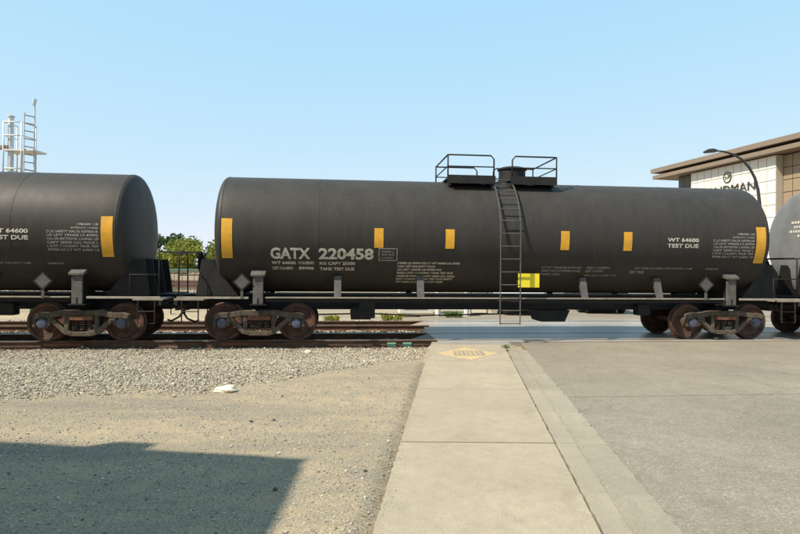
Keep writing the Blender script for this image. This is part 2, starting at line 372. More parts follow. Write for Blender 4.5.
tag(fast('ground', np.stack([XX.ravel(), YY.ravel(), ZZ.ravel()], 1), F, 'dirt', None, True), kind='structure')

# road: asphalt in two pavings on the near side, one beyond the tracks
ROADW = 15.0
def road_edge(y): return 1.605 + 0.0955 * y
def road_sheet(name, y0, y1, mat, z=0.0):
    def q(y, off):  # follow the skew of the tracks at both ends
        return y
    pts = []
    mb = MB()
    xa0, xa1 = road_edge(y0), road_edge(y1)
    mb.prism([(xa0, y0), (xa0 + ROADW, y0 + 0.103 * ROADW), (xa1 + ROADW, y1 + 0.103 * ROADW), (xa1, y1)], -0.085, z)
    return tag(build(mb, name, mat), kind='structure')
road_sheet('road', -8, 8.45, 'asphalt', 0.000)
road_sheet('road', 8.45, 14.55, 'asphalt2', 0.006)
road_sheet('road', 22.6, 70, 'asphalt2', 0.0)
# sidewalk of single slabs, kerb strip and gutter pan
sw = tag(empty('sidewalk'), kind='structure')
kb = tag(empty('kerb'), kind='structure')
def strip_piece(name, y0, y1, fa, fb, z0, z1, mat, parent, gap=0.016, skew=0.0, bev=0.006, rag=(1, .35)):
    y0 += gap; y1 -= gap; o = ((fa(y0) + fb(y1)) / 2, (y0 + y1) / 2)
    n_ = max(2, int((y1 - y0) / .07)); yl = [y0 + (y1 - y0) * i / n_ for i in range(n_ + 1)]
    def jag(i): return 0 if i in (0, n_) else random.uniform(-.006, .006) - (random.random() < .06) * random.uniform(0, .018)
    pts = [(fb(yy) + jag(i) * rag[1], yy) for i, yy in enumerate(yl)] + [(fa(yy) - jag(i) * rag[0], yy) for i, yy in reversed(list(enumerate(yl)))]
    return build(MB().prism([(p[0] - o[0], p[1] - o[1]) for p in pts], z0, z1), name, mat, parent, (o[0], o[1], 0), bevel=bev)
ys = [-4.7, -1.98, 0.74, 3.46, 6.18, 8.90, 11.62, 14.02]
def kj(y): return kerb_x(y)
for i in range(len(ys) - 1):
    zt = 0.022 + random.uniform(-0.003, 0.003)
    strip_piece('slab', ys[i], ys[i + 1], walk_left, lambda y: kerb_x(y) - 0.012, -0.10, zt, 'concrete', sw)
    strip_piece('kerb_stone', ys[i], min(ys[i + 1], 13.9), lambda y: kerb_x(y) + 0.004, lambda y: kerb_x(y) + (0.208 if y < 13.3 else .2), -0.10, zt + 0.001, 'kerbc', kb, 0.004)
    y1 = min(ys[i + 1], 13.25)
    strip_piece('gutter_pan', ys[i], y1, lambda y: kerb_x(y) + 0.214, lambda y: road_edge(y) - 0.004 + (0), -0.10, 0.012, 'kerbc', kb, 0.004, rag=(.35, 1.3))
# apron in front of the near rail on the walk, and the walk beyond the tracks
build(MB().prism([(walk_left(14.03), 14.03), (kerb_x(14.03) + .2, 14.03 + .1), (kerb_x(14.03) + .2, 14.03 + .62), (walk_left(14.5), 14.03 + .5)], -0.1, 0.012), 'slab', 'panelc', sw, bevel=0.004)
for y in (22.7, 25.4, 28.1, 30.8):
    strip_piece('slab', y, y + 2.7, walk_left, lambda y: kerb_x(y) - 0.012, -0.10, 0.022, 'concrete', sw)

# yellow diamond painted on the walk with a worn panel in it
dm = empty('painted_marking', (1.45, 12.55, 0.0)); 
build(MB().prism([(-0.66, -0.02), (-0.02, -0.90), (0.66, 0.03), (0.04, 0.92)], 0.0235, 0.0268), 'diamond', 'roadyellow', dm)
build(MB().prism([(-0.30, -0.34), (0.36, -0.30), (0.36, 0.36), (-0.28, 0.34)], 0.0270, 0.0295), 'worn_panel', 'roadgrey', dm)
for r in range(2):
    for k in range(6):
        x = -0.25 + k * 0.095; y = -0.22 + r * 0.28
        build(MB().prism([(x, y), (x + .06, y), (x + .06 - .02 * (k % 2), y + .19), (x + .01 * (k % 3), y + .19)], 0.0296, 0.0312), 'worn_stroke', 'roadyellow', dm)
tag(dm, 'worn yellow diamond with a faded panel painted on the sidewalk', 'marking')

# ------------------------------------------------------------------ tracks
RAILP = [(-.07, -.17), (.07, -.17), (.07, -.158), (.012, -.145), (.010, -.045), (.036, -.034), (.036, -.004), (.028, 0.0), (-.028, 0.0), (-.036, -.004), (-.036, -.034), (-.010, -.045), (-.012, -.145), (-.07, -.158)]
tie_me = MB().box(-.115, .115, -1.3, 1.3, -.175, 0).mesh('tie'); tie_me.materials.append(M['tie'])
plate_me = MB().box(-.10, .10, -.18, .18, 0, .014).mesh('tie_plate'); plate_me.materials.append(M['rust'])
spike_me = MB().box(-.015, .015, -.02, .02, 0.014, .045).mesh('spike'); spike_me.materials.append(M['rust'])
def make_track(dc, s0, s1, label):
    root = empty('railway_track', tp(0, dc, 0.0), TH)
    for k, y in enumerate((-.753, .753)):
        rl = build(MB().prismX(RAILP, -45, 45), 'rail', 'railw', root, (0, y, 0))
        build(MB().box(-45, 45, -.026, .026, 0.0, 0.002), 'running_surface', 'railtop', rl)
        if k == 0 and dc < 2:
            for sj in (-10.66 + 2.57, -6.5 + 2.57):
                jb = build(MB().box(-.46, .46, -.040, -.012, -.135, -.05), 'joint_bar', 'rust', rl, (sj, 0, 0), bevel=.006)
            for sj in (-2.77 + 2.57, -2.37 + 2.57):
                build(MB().prismX([(-.0725, -.157), (-.074, -.168), (-.0165, -.143), (-.0135, -.06), (-.012, -.06)], -.11, .11), 'paint_mark', 'greenpaint', rl, (sj, 0, 0))
    s = s0
    while s < s1:
        t = link('tie', tie_me, None, root, (s + random.uniform(-.03, .03), random.uniform(-.05, .05), -.184)); t.rotation_euler.z = random.uniform(-.015, .015)
        for y in (-.753, .753):
            link('tie_plate', plate_me, None, t, (0, y, 0))
        s += 0.52
    return tag(root, label, 'track')
make_track(0.753, -24, 0.9, 'rusty railway track that the tank cars stand on')
make_track(4.45, -24, 1.3, 'empty second railway track running behind the tank cars')

# concrete crossing panels between and beside the rails
cr = empty('level_crossing', tp(0, 0.753, 0), TH)
for dc in (0.0, 3.697):
    for k in range(7):
        x0 = 0.95 + k * 2.2 + dc * 0.1; x1 = x0 + 2.19
        build(MB().box(x0, x1, dc - .64, dc + .64, -.16, -.004), 'crossing_panel', 'panelc', cr, bevel=.006)
        if dc == 0: build(MB().box(x0, x1, dc - 1.22, dc - .80, -.16, -.002), 'crossing_panel', 'panelc', cr, bevel=.006)
        build(MB().box(x0, x1, dc + .80, dc + (1.22), -.16, -.002), 'crossing_panel', 'panelc', cr, bevel=.006)
        if dc > 0: build(MB().box(x0, x1, dc - 1.22, dc - .80, -.16, -.002), 'crossing_panel', 'panelc', cr, bevel=.006)
    # steel deflector closing the panel end
    build(MB().prismX([(-.62, -.16), (.62, -.16), (.62, -.006), (-.62, -.006)], -.0, .02).ribbon([(-.45, -.15), (0.0, -.02)], .02, -.6, .6), 'end_deflector', 'galvd', cr, (0.92 + dc * .1, dc, 0))
tag(cr, 'concrete level crossing panels laid between and beside the rails', 'crossing')
mb = MB(); a = [tp(0.95, 1.98), tp(17, 1.98), tp(17, 3.22), tp(1.1, 3.22)]
tag(build(mb.prism([(p.x, p.y) for p in a], -.1, -.006), 'road', 'cross'), kind='structure')
a = [tp(1.3, 5.68), tp(18, 5.68), tp(18.5, 8.9), tp(1.8, 8.9)]
tag(build(MB().prism([(p.x, p.y) for p in a], -.1, -.003), 'road', 'asphalt2'), kind='structure')

# ------------------------------------------------------------------ gravel
def in_view(x, y, m=0.7): return (np.abs(x) < 0.70 * y + m)
def scatter(n, x0, x1, y0, y1, cond):
    x = rng.uniform(x0, x1, n); y = rng.uniform(y0, y1, n); k = cond(x, y); return x[k], y[k]
def ball_edge(x):          # near edge of the ballast shoulder
    return np.interp(x, [-14, -5.5, -2.9, -1.24, 0.33, 0.8], [7.9, 8.25, 8.65, 10.45, 12.7, 13.3]) + 0.22 * wob(x * 2.2, x * 0.7, 1.0)
def c_ball(x, y):
    s = x * CT + (y - 15) * ST; d = -x * ST + (y - 15) * CT
    e = ball_edge(x); p = np.clip((y - e) / 0.9 + 0.25, 0, 1)
    return (d < -0.06) & (x < walk_left(y) - 0.05) & in_view(x, y) & (rng.uniform(size=len(x)) < p)
x, y = scatter(170000, -11.5, 0.85, 7.6, 15.6, c_ball)
sz = rng.gamma(7, 0.0016, len(x)) + 0.0035
z = ground_z(x, y) + sz * rng.uniform(-0.1, 1.0, len(x)); PB = np.stack([x, y, z], 1); hb = len(x) // 3
tag(stones('ballast_gravel', PB[:hb], sz[:hb] * 1.15, 'ballast'), 'pale crushed stone ballast beside the near rail', 'gravel', kind='stuff')
tag(stones('ballast_gravel', PB[hb:], sz[hb:], 'ballast', True), 'finer pale crushed stone between the ballast beside the near rail', 'gravel', kind='stuff')
def c_bed(x, y):
    s = x * CT + (y - 15) * ST; d = -x * ST + (y - 15) * CT
    return (d > -0.1) & (d < 7.2) & (x < walk_left(y) - 0.1) & in_view(x, y)
x, y = scatter(34000, -16.5, 1.4, 13.2, 23.5, c_bed)
sz = rng.gamma(9, 0.0034, len(x)) + 0.008
z = ground_z(x, y) + sz * rng.uniform(-0.1, 0.6, len(x))
tag(stones('track_bed_gravel', np.stack([x, y, z], 1), sz, 'ballast'), 'crushed stone between and behind the rails', 'gravel', kind='stuff')
def c_dirt(x, y): return (x < walk_left(y) - 0.01) & (y < ball_edge(x) + 0.6) & in_view(x, y, 0.5)
x, y = scatter(110000, -7, 0.8, 3.4, 12.5, c_dirt)
cl = wob(x * 1.1, y * 2.4, 1.0) + rng.normal(0, .55, len(x)) > -0.05; x, y = x[cl], y[cl]
sz = 0.0022 + rng.gamma(1.3, 0.0024, len(x)); sz = np.minimum(sz, 0.03)
z = ground_z(x, y) + sz * 0.25
tag(stones('dirt_pebbles', np.stack([x, y, z], 1), sz, 'pebble', True), 'loose pebbles scattered over the dry dirt', 'pebbles', kind='stuff')
def c_near(x, y): return (x < walk_left(y) - 0.03) & in_view(x, y, 0.4) & (rng.uniform(size=len(x)) < np.clip(1.15 - (y - 3.6) / 4.0 + .5 * wob(x * 1.3, y * 1.9, 1.0), 0.05, 1))
x, y = scatter(11000, -5.5, 0.4, 3.5, 9.0, c_near)
sz = 0.003 + rng.gamma(1.4, 0.0024, len(x)); sz = np.minimum(sz, 0.016)
tag(stones('dirt_stones', np.stack([x, y, ground_z(x, y) + sz * .3], 1), sz, 'pebble', False, None, .75, rng.beta(1.7, 2.0, len(x))), 'coarser stones strewn over the dirt in the shadow', 'pebbles', kind='stuff')
# grit in the gutter and along the asphalt edge
n = 2600; y = rng.uniform(3.6, 13.6, n); side = rng.integers(0, 3, n)
x = np.where(side == 0, road_edge(y) + np.abs(rng.normal(0, .035, n)), np.where(side == 1, kerb_x(y) + 0.215 + np.abs(rng.normal(0, .02, n)), walk_left(y) + np.abs(rng.normal(0, .05, n))))
zz = np.where(side == 0, 0.004, np.where(side == 1, 0.014, 0.024))
sz = 0.0016 + rng.gamma(1.2, 0.0012, n)
tag(stones('road_grit', np.stack([x, y, zz + sz * .2], 1), sz, 'pebble', True), 'fine grit gathered along the kerb and walk edges', 'grit', kind='stuff')
def boulder(name, loc, size, mat, label, seed):
    r = np.random.default_rng(seed); bm = bmesh.new(); bmesh.ops.create_icosphere(bm, subdivisions=3, radius=1)
    ph = r.uniform(0, 6, 6)
    for v in bm.verts:
        k = 1 + .10 * math.sin(v.co.x * 4 + ph[0]) + .09 * math.sin(v.co.y * 5 + ph[1]) + .08 * math.cos(v.co.z * 6 + v.co.x * 3 + ph[2]) + r.uniform(-.02, .02)
        v.co = Vector((v.co.x * size[0] * k, v.co.y * size[1] * k, v.co.z * size[2] * k))
    me = bpy.data.meshes.new(name); bm.to_mesh(me); bm.free()
    a = me.attributes.new('tint', 'FLOAT', 'POINT'); a.data.foreach_set('value', r.uniform(0, 1, len(me.vertices)).astype(np.float32))
    return tag(link(name, me, mat, None, loc), label, 'rock')
def gz(x, y): return float(ground_z(np.array([x]), np.array([y]))[0])
boulder('rock', (-2.55, 8.72, gz(-2.55, 8.72) + .03), (.165, .11, .065), 'rock', 'flat pale rock lying where the ballast meets the dirt', 3).rotation_euler.z = .3
boulder('rock', (-2.15, 13.9, gz(-2.15, 13.9) + .03), (.075, .06, .05), 'rock', 'small pale rock lying close to the near rail', 5)
boulder('rock', (-.30, 5.35, 0.0), (.018, .014, .011), 'darkrock', 'dark pebble lying beside the sidewalk edge', 6)
boulder('rock', (-1.02, 4.9, gz(-1.02, 4.9) + .012), (.022, .017, .014), 'darkrock', 'dark stone lying inside the building shadow', 8)
boulder('rock', (-1.75, 7.0, gz(-1.75, 7) + .012), (.024, .018, .014), 'darkrock', 'dark stone in the sunlit dirt, larger of two close together', 9)
boulder('rock', (-1.50, 7.1, gz(-1.5, 7.1) + .01), (.018, .015, .012), 'darkrock', 'dark stone in the sunlit dirt, smaller of two close together', 10)

# ================================================================== TANK CAR
HD = 0.26; TR, TZ, TL = 1.475, 2.655, 6.90          # tank radius, axis height, half length to the head seam
TC = 6.03                                 # truck centre
def shell_pt(x, z, off=0.0):              # a point on the near side of the shell
    a = math.asin(max(-1, min(1, (z - TZ) / TR))); r = TR + off
    return (x, -r * math.cos(a), TZ + r * math.sin(a))
def arc_pt(x, u, off=0.0, z0=TZ):         # u = arc length above height z0
    a = math.asin((z0 - TZ) / TR) + u / TR; r = TR + off
    return (x, -r * math.cos(a), TZ + r * math.sin(a))
def patch(mb, x0, x1, z0, z1, off=0.006, th=0.004):      # thin sheet wrapped on the shell
    a0, a1 = math.asin((z0 - TZ) / TR), math.asin((z1 - TZ) / TR); n = max(1, int((a1 - a0) / 0.09)); vs = []
    for i in range(n + 1):
        a = a0 + (a1 - a0) * i / n
        for r in (TR + off, TR + off - th):
            for x in (x0, x1): vs.append((x, -r * math.cos(a), TZ + r * math.sin(a)))
    fs = []
    for i in range(n):
        b = 4 * i; c = b + 4
        fs += [(b, b + 1, c + 1, c), (b + 2, c + 2, c + 3, b + 3), (b, c, c + 2, b + 2), (b + 1, b + 3, c + 3, c + 1)]
    fs += [(0, 2, 3, 1), (4 * n, 4 * n + 1, 4 * n + 3, 4 * n + 2)]
    mb.add(vs, fs)
def text_mesh(body, size, bold=0.0, spacing=1.0):
    c = bpy.data.curves.new('t', 'FONT'); c.body = body; c.size = size; c.offset = bold; c.space_character = spacing; c.resolution_u = 3
    o = bpy.data.objects.new('t', c); COL.objects.link(o)
    me = bpy.data.meshes.new_from_object(o.evaluated_get(bpy.context.evaluated_depsgraph_get()))
    bpy.data.objects.remove(o); bpy.data.curves.remove(c); me.materials.clear(); return me
def shell_text(body, x0, x1, z0, z1, name, mat, parent, bold=0.0, spacing=1.0):
    me = text_mesh(body, 1.0, bold, spacing); bm = bmesh.new(); bm.from_mesh(me)
    xs = [v.co.x for v in bm.verts]; zs = [v.co.y for v in bm.verts]; ax, bx, az, bz = min(xs), max(xs), min(zs), max(zs)
    for k in range(1, 6):
        bmesh.ops.bisect_plane(bm, geom=bm.verts[:] + bm.edges[:] + bm.faces[:], plane_co=(0, az + (bz - az) * k / 6, 0), plane_no=(0, 1, 0))
    for v in bm.verts:
        v.co = Vector(shell_pt(x0 + (v.co.x - ax) / (bx - ax) * (x1 - x0), z0 + (v.co.y - az) / (bz - az) * (z1 - z0), 0.005))
    bmesh.ops.recalc_face_normals(bm, faces=bm.faces); bm.to_mesh(me); bm.free()
    return link(name, me, mat, parent)
WORDS = 'LD LMT 198400 LB 89990 KG LT WT 64600 LB 29300 KG CAPY 25500 GAL 96520 L DOT 111A100W1 TANK TEST DUE SAFETY VALVE INTERIOR LINING'.split()
def stencil_rows(rows, name, mat, parent, rnd):          # small stencilled rows: (x0, x1, z, height)
    for (x0, x1, z, h) in rows:
        need = (x1 - x0) / (h * 0.80); body = ''; k = rnd.randrange(len(WORDS))
        while len(body) < need - 3: body += (' ' if body else '') + WORDS[k % len(WORDS)]; k += 1
        shell_text(body, x0, x1, z, z + h, name, mat, parent, 0.03)['kind'] = 'stuff'

wheel_prof = [(0.06, -.075), (0.14, -.07), (0.155, -.045), (0.20, -.015), (0.37, -.035), (0.385, -.062), (0.445, -.062), (0.457, -.050), (0.460, .05), (0.485, .066), (0.485, .085), (0.40, .085), (0.37, .03), (0.17, .04), (0.15, .09), (0.06, .09)]
def make_truck(car, xc):
    t = empty('truck', (xc, 0, 0), 0, car)
    for ax in (-.889, .889):
        build(MB().lathe([(.085, -.8), (.085, -.65), (.075, -.3), (.075, .3), (.085, .65), (.085, .8)], (ax, 0, .457), 'y', 16), 'axle', 'wheel', t, ang=40)
        for sy in (-1, 1):
            me = MB().lathe([(r, a * -sy) for r, a in wheel_prof], (0, 0, 0), 'y', 40)
            w_ = build(me, 'wheel', 'wheel', t, (ax, sy * .765, .457), ang=35)
            # bearing and its end cap
            build(MB().lathe([(.12, 0), (.135, .03), (.135, .13), (.115, .15), (.105, .19), (.06, .20)] if sy > 0 else [(.06, -.20), (.105, -.19), (.115, -.15), (.135, -.13), (.135, -.03), (.12, 0)], (ax, sy * .91, .457), 'y', 20), 'bearing', 'bearing', t, ang=35)
    for sy in (-1, 1):
        y0, y1 = (-1.10, -.93) if sy < 0 else (.93, 1.10)
        mb = MB()
        mb.ribbon([(-1.06, .60), (-.93, .645), (-.72, .645), (-.42, .70), (.42, .70), (.72, .645), (.93, .645), (1.06, .60)], .13, y0, y1)
        mb.ribbon([(-.74, .60), (-.58, .45), (-.36, .245), (-.22, .205), (.22, .205), (.36, .245), (.58, .45), (.74, .60)], .11, y0 + .012, y1 - .012)
        for q in (-1, 1):
            mb.ribbon([(q * .335, .24), (q * .335, .66)], .10, y0 + .02, y1 - .02)
            mb.ribbon([(q * 1.045, .61), (q * 1.06, .36)], .07, y0 + .02, y1 - .02)
            mb.ribbon([(q * .745, .60), (q * .735, .40)], .07, y0 + .02, y1 - .02)
        build(mb, 'side_frame', 'dusty', t, bevel=.012)
        for k in (-.17, 0.0, .17):
            pts = [(k + .062 * math.cos(i * .7), sy * 1.0 + .062 * math.sin(i * .7), .27 + i * .0062) for i in range(42)]
            build(MB().tube(pts, .014, 5), 'spring', 'dusty', t)
        build(MB().box(-.27, .27, sy * 1.02 - .12, sy * 1.02 + .12, .53, .63), 'bolster_end', 'rust', t, bevel=.01)
    build(MB().box(-.2, .2, -.9, .9, .40, .68), 'truck_bolster', 'dusty', t, bevel=.02)
    for q in (-1, 1):
        build(MB().box(q * .36 - .04, q * .36 + .04, -.85, .85, .30, .40), 'brake_beam', 'black', t)
        for sy in (-1, 1):
            build(MB().ribbon([(q * .40, .28), (q * .405, .42), (q * .425, .56)], .05, sy * .76 - .05, sy * .76 + .05), 'brake_shoe', 'rust', t)
    return t

def make_car():
    car = empty('tank_car', tp(2.57, 0.753, 0), TH)
    rnd = random.Random(3)
    hs = [(math.sin(a), math.cos(a)) for a in [math.pi / 2 * k / 12 for k in range(1, 13)]]
    prof = [(TR * sn ** .8, -TL - HD * cs ** .8) for sn, cs in hs] + [(TR, x) for x in np.linspace(-TL + .3, TL - .3, 14)] + [(TR * sn ** .8, TL + HD * cs ** .8) for sn, cs in hs[::-1]]
    prof = [(0.05, prof[0][1] - .001)] + prof + [(0.05, prof[-1][1] + .001)]
    tank = build(MB().lathe(prof, (0, 0, TZ), 'x', 96), 'tank', 'tank', car, ang=40)
    for x in (-TL, -4.62, -2.31, 0.0, 2.31, 4.62, TL):
        build(MB().lathe([(TR - .01, x - .022), (TR + .004, x - .012), (TR + .006, x), (TR + .004, x + .012), (TR - .01, x + .022)], (0, 0, TZ), 'x', 96), 'weld_seam', 'tank', tank, ang=40)
    # reflective strips
    for (x0, x1, z0, z1) in ((-6.87, -6.62, 2.03, 2.96), (6.60, 6.86, 2.03, 2.96)):
        mb = MB(); patch(mb, x0, x1, z0, z1, .007); build(mb, 'reflective_strip', 'yellow', tank, ang=30)
    for x0 in (-3.27, -1.53, 1.38, 3.02):
        mb = MB(); patch(mb, x0, x0 + .22, 2.31, 2.78, .007); build(mb, 'reflective_strip', 'yellow', tank, ang=30)
    npn = build(MB().box(.31, .85, -1.425, -1.41, 1.37, 1.715).box(.40, .44, -1.409, -1.0, 1.5, 1.53).box(.74, .78, -1.409, -1.0, 1.5, 1.53), 'notice_panel', 'lemon', tank)
    # lettering
    shell_text('GATX', -5.74, -4.80, 2.02, 2.29, 'lettering', 'cream', tank, 0.035)
    shell_text('220458', -4.60, -3.28, 2.02, 2.29, 'number', 'cream', tank, 0.035)
    rows = [(-5.72, -5.15, 1.895, .075), (-5.08, -4.72, 1.895, .075), (-5.70, -5.22, 1.765, .075), (-5.08, -4.72, 1.765, .075), (-4.58, -3.72, 1.89, .075), (-4.58, -3.74, 1.755, .075)]
    stencil_rows(rows, 'stencilled_data', 'cream', tank, rnd)
    mb = MB()
    for (a, b, c, d) in ((-3.16, -2.70, 2.0, 2.022), (-3.16, -2.70, 2.28, 2.302), (-3.16, -3.138, 2.0, 2.30), (-2.722, -2.70, 2.0, 2.30)): patch(mb, a, b, c, d)
    build(mb, 'stencilled_box', 'greyst', tank)
    stencil_rows([(-3.10, -2.78, 2.20, .045), (-3.10, -2.78, 2.125, .045), (-3.10, -2.80, 2.05, .045)], 'stencilled_data', 'greyst', tank, rnd)
    stencil_rows([(-2.69, -1.14, 1.925, .05), (-2.69, -1.75, 1.845, .05), (-2.69, -1.58, 1.765, .05), (-2.69, -1.28, 1.685, .05), (-2.69, -1.22, 1.605, .05), (-2.69, -1.26, 1.53, .05), (-2.69, -1.5, 1.455, .05)], 'stencilled_data', 'cream', tank, rnd)
    stencil_rows([(.98, 2.0, 1.85, .05), (.98, 2.0, 1.765, .05), (.98, 1.5, 1.68, .05), (2.15, 2.75, 1.845, .06), (2.15, 2.6, 1.76, .06), (2.13, 3.0, 1.66, .04)], 'stencilled_data', 'greyst', tank, rnd)
    stencil_rows([(3.42, 5.0, 1.85, .045), (3.30, 3.70, 1.74, .07), (5.35, 5.7, 1.85, .04)], 'stencilled_data', 'greyst', tank, rnd)
    stencil_rows([(4.18, 5.02, 2.55, .10), (4.18, 5.02, 2.40, .10)], 'stencilled_data', 'cream', tank, rnd)
    stencil_rows([(5.42, 6.55, 2.155 + k * .083, .058) for k in range(6)] + [(5.95, 6.55, 2.66, .05), (6.08, 6.55, 2.745, .05)], 'stencilled_data', 'greyst', tank, rnd)
    # writing on the end heads, wrapped on the ellipsoid
    for q in (-1,):
        mb = MB()
        for r_, (ya, yb, z) in enumerate(((-.55, .25, 3.20), (-.60, .15, 3.07), (-.55, .30, 2.94), (-.55, .0, 2.81))):
            yy = ya
            while yy < yb:
                wd = rnd.choice((.05, .07, .09))
                def hx(y_, z_): return q * (TL + HD * max(0, 1 - (math.hypot(y_, z_ - TZ) / TR) ** 2.5) ** .4 + .012)
                mb.add([(hx(yy, z), yy * -q, z), (hx(yy + wd, z), (yy + wd) * -q, z), (hx(yy + wd, z + .07), (yy + wd) * -q, z + .07), (hx(yy, z + .07), yy * -q, z + .07)], [(0, 1, 2, 3)])
                yy += wd + .025
        tag(build(mb, 'stencilled_data', 'cream', tank), kind='stuff')
    # centre sill, stub sills and bolsters
    build(MB().box(-8.0, 8.0, -.33, .33, .76, 1.10).box(-8.0, 8.0, -.42, .42, 1.10, 1.125).box(-7.9, 7.9, -.40, .40, .745, .76), 'centre_sill', 'black', car, bevel=.006)
    for q in (-1, 1):
        xb = q * TC
        mb = MB().prismX([(-1.34, .93), (-1.34, 1.08), (-1.15, 1.30), (-1.10, 1.75), (-.80, 1.30), (-.2, 1.15), (.2, 1.15), (.80, 1.30), (1.10, 1.75), (1.15, 1.30), (1.34, 1.08), (1.34, .93), (.35, .78), (-.35, .78)], xb - .02, xb + .02)
        mb.box(xb - .19, xb + .19, -1.36, 1.36, .905, .93)
        build(mb, 'body_bolster', 'black', car)
        for sy in (-1, 1):
            build(MB().box(xb - .12, xb + .12, sy * 1.30 - .035, sy * 1.30 + .035, .93, 1.60), 'bolster_pad', 'brk', car, bevel=.008)
            mb = MB()
            for zz in (1.62, 1.66, 1.70, 1.74, 1.78, 1.82):
                pass
            build(MB().prismX([(sy * 1.39, 1.60), (sy * 1.39, 1.655), (sy * 1.06, 1.80), (sy * 1.06, 1.66)][:: (1 if sy > 0 else -1)], xb - .17, xb + .17), 'saddle_cap', 'brk', car, bevel=.006)
            # sloping brace from the sill to the head
            mb = MB()
            for yy in (.36, .98):
                mb.prismY([(q * 6.55, 1.12), (q * 7.55, 1.12), (q * 7.42, 2.0), (q * 7.22, 2.0)], sy * yy - .015, sy * yy + .015)
            build(mb, 'head_brace', 'black', car)
        # end platform with its handrail
        build(MB().box(q * 7.62 - .34, q * 7.62 + .34, -1.38, 1.38, 1.02, 1.06), 'end_platform', 'galvd', car)
        build(MB().box(q * 7.90 - .03, q * 7.90 + .03, -1.38, 1.38, .90, 1.02), 'end_sill', 'black', car, bevel=.006)
        mb = MB().tube([(q * 7.86, -1.32, 1.05), (q * 7.86, -1.32, 2.10), (q * 7.84, -1.26, 2.17), (q * 7.84, 1.26, 2.17), (q * 7.86, 1.32, 2.10), (q * 7.86, 1.32, 1.05)], .019, 8)
        mb.tube([(q * 7.86, -1.32, 1.62), (q * 7.2, -1.32, 1.62), (q * 7.2, -1.32, 1.06)], .016, 8).tube([(q * 7.86, 1.32, 1.62), (q * 7.2, 1.32, 1.62), (q * 7.2, 1.32, 1.06)], .016, 8)
        build(mb, 'end_handrail', 'black', car, smooth=True)
        for sy in (-1, 1):   # sill step
            build(MB().tube([(q * 7.78, sy * 1.36, 1.03), (q * 7.78, sy * 1.37, .48), (q * 7.40, sy * 1.37, .48), (q * 7.40, sy * 1.36, 1.03)], .018, 8).tube([(q * 7.78, sy * 1.37, .76), (q * 7.40, sy * 1.37, .76)], .014, 6), 'sill_step', 'black', car)
        # coupler
        cp = MB().box(min(q * 7.9, q * 8.30), max(q * 7.9, q * 8.30), -.075, .075, .80, .98)
        cp.prism([(q * 8.28, -.10), (q * 8.42, -.17), (q * 8.50, -.12), (q * 8.40, .0), (q * 8.46, .06), (q * 8.44, .17), (q * 8.30, .15)][:: q], .74, 1.04)
        build(cp, 'coupler', 'rust', car, bevel=.012)
        build(MB().box(min(q * 7.93, q * 8.04), max(q * 7.93, q * 8.04), -.24, .24, .70, 1.10), 'striker', 'rust', car, bevel=.02)
        build(MB().tube([(q * 8.0, q * -.35, .86), (q * 8.12, q * -.35, .74), (q * 8.26, q * -.30, .50), (q * 8.42, q * -.14, .40), (q * 8.47, q * -.02, .44)], .026, 8), 'air_hose', 'rubber', car, smooth=True)
        build(MB().tube([(q * 7.96, -1.30, .92), (q * 8.02, -1.1, .98), (q * 8.06, -.5, .98), (q * 8.20, -.14, 1.10)], .013, 6), 'uncoupling_lever', 'black', car)
    # hand brake on one end
    build(MB().lathe([(.25, -.02), (.28, -.02), (.28, .02), (.25, .02), (.25, -.02)], (-7.80, .62, 1.95), 'x', 24).box(-7.81, -7.79, .36, .88, 1.935, 1.965).box(-7.81, -7.79, .605, .635, 1.69, 2.21), 'brake_wheel', 'black', car)
    build(MB().box(-7.79, -7.66, .50, .74, 1.06, 2.05), 'brake_housing', 'black', car)
    # long walk rail on both sides, with its brackets
    for sy in (-1, 1):
        build(MB().box(-5.86, 5.86, sy * 1.27 - .045, sy * 1.27 + .045, 1.075, 1.105), 'side_rail', 'sillsunlit', car)
        build(MB().box(-5.86, 5.86, sy * 1.225 - .012, sy * 1.225 + .012, .98, 1.074), 'side_rail_web', 'black', car)
        for x in (-4.14, -2.1, 2.1, 4.1):
            build(MB().prismX([(sy * 1.25, 1.107), (sy * 1.29, 1.107), (sy * 1.12, 1.62), (sy * 1.0, 1.56)][:: (1 if sy > 0 else -1)], x - .085, x + .085), 'rail_bracket', 'brkdark', car)
        for xa in (-7.9, 6.25): build(MB().box(xa, xa + 1.65, sy * 1.33 - .03, sy * 1.33 + .03, 1.06, 1.11), 'side_sill_edge', 'sillsunlit', car)
    # placard holders
    for x in (5.30, -6.4):
        pl = build(MB().prismY([(0, -.22), (.22, 0), (0, .22), (-.22, 0)], -.012, 0), 'placard', 'black', car, (x, -1.36, 1.46))
        build(MB().prismY([(0, -.17), (.17, 0), (0, .17), (-.17, 0)], -.016, -.013).box(-.03, .03, -.010, 0.02, -.4, -.2), 'placard_face', 'brkdark', pl)
    # ladders on both sides, over the shoulder of the tank
    for sy in (-1, 1):
        ld = empty('ladder', (0.06, 0, 0), 0, car)
        path = [(1.60, .46), (1.60, 1.2), (1.60, 2.655)] + [(1.60 * math.cos(a), 2.655 + 1.60 * math.sin(a)) for a in [R(12 * k) for k in range(1, 7)]]
        for q in (-1, 1):
            mb = MB()
            for i in range(len(path) - 1):
                (ya, za), (yb, zb) = path[i], path[i + 1]; n_ = Vector((zb - za, -(yb - ya))).normalized() * .026
                mb.prismX([(sy * (ya + n_.x), za + n_.y), (sy * (yb + n_.x), zb + n_.y), (sy * (yb - n_.x), zb - n_.y), (sy * (ya - n_.x), za - n_.y)], q * .25 - .008, q * .25 + .008)
            build(mb, 'stringer', 'brkdark', ld)
        L = [0]
        for i in range(len(path) - 1): L.append(L[-1] + math.dist(path[i], path[i + 1]))
        u = 0.03
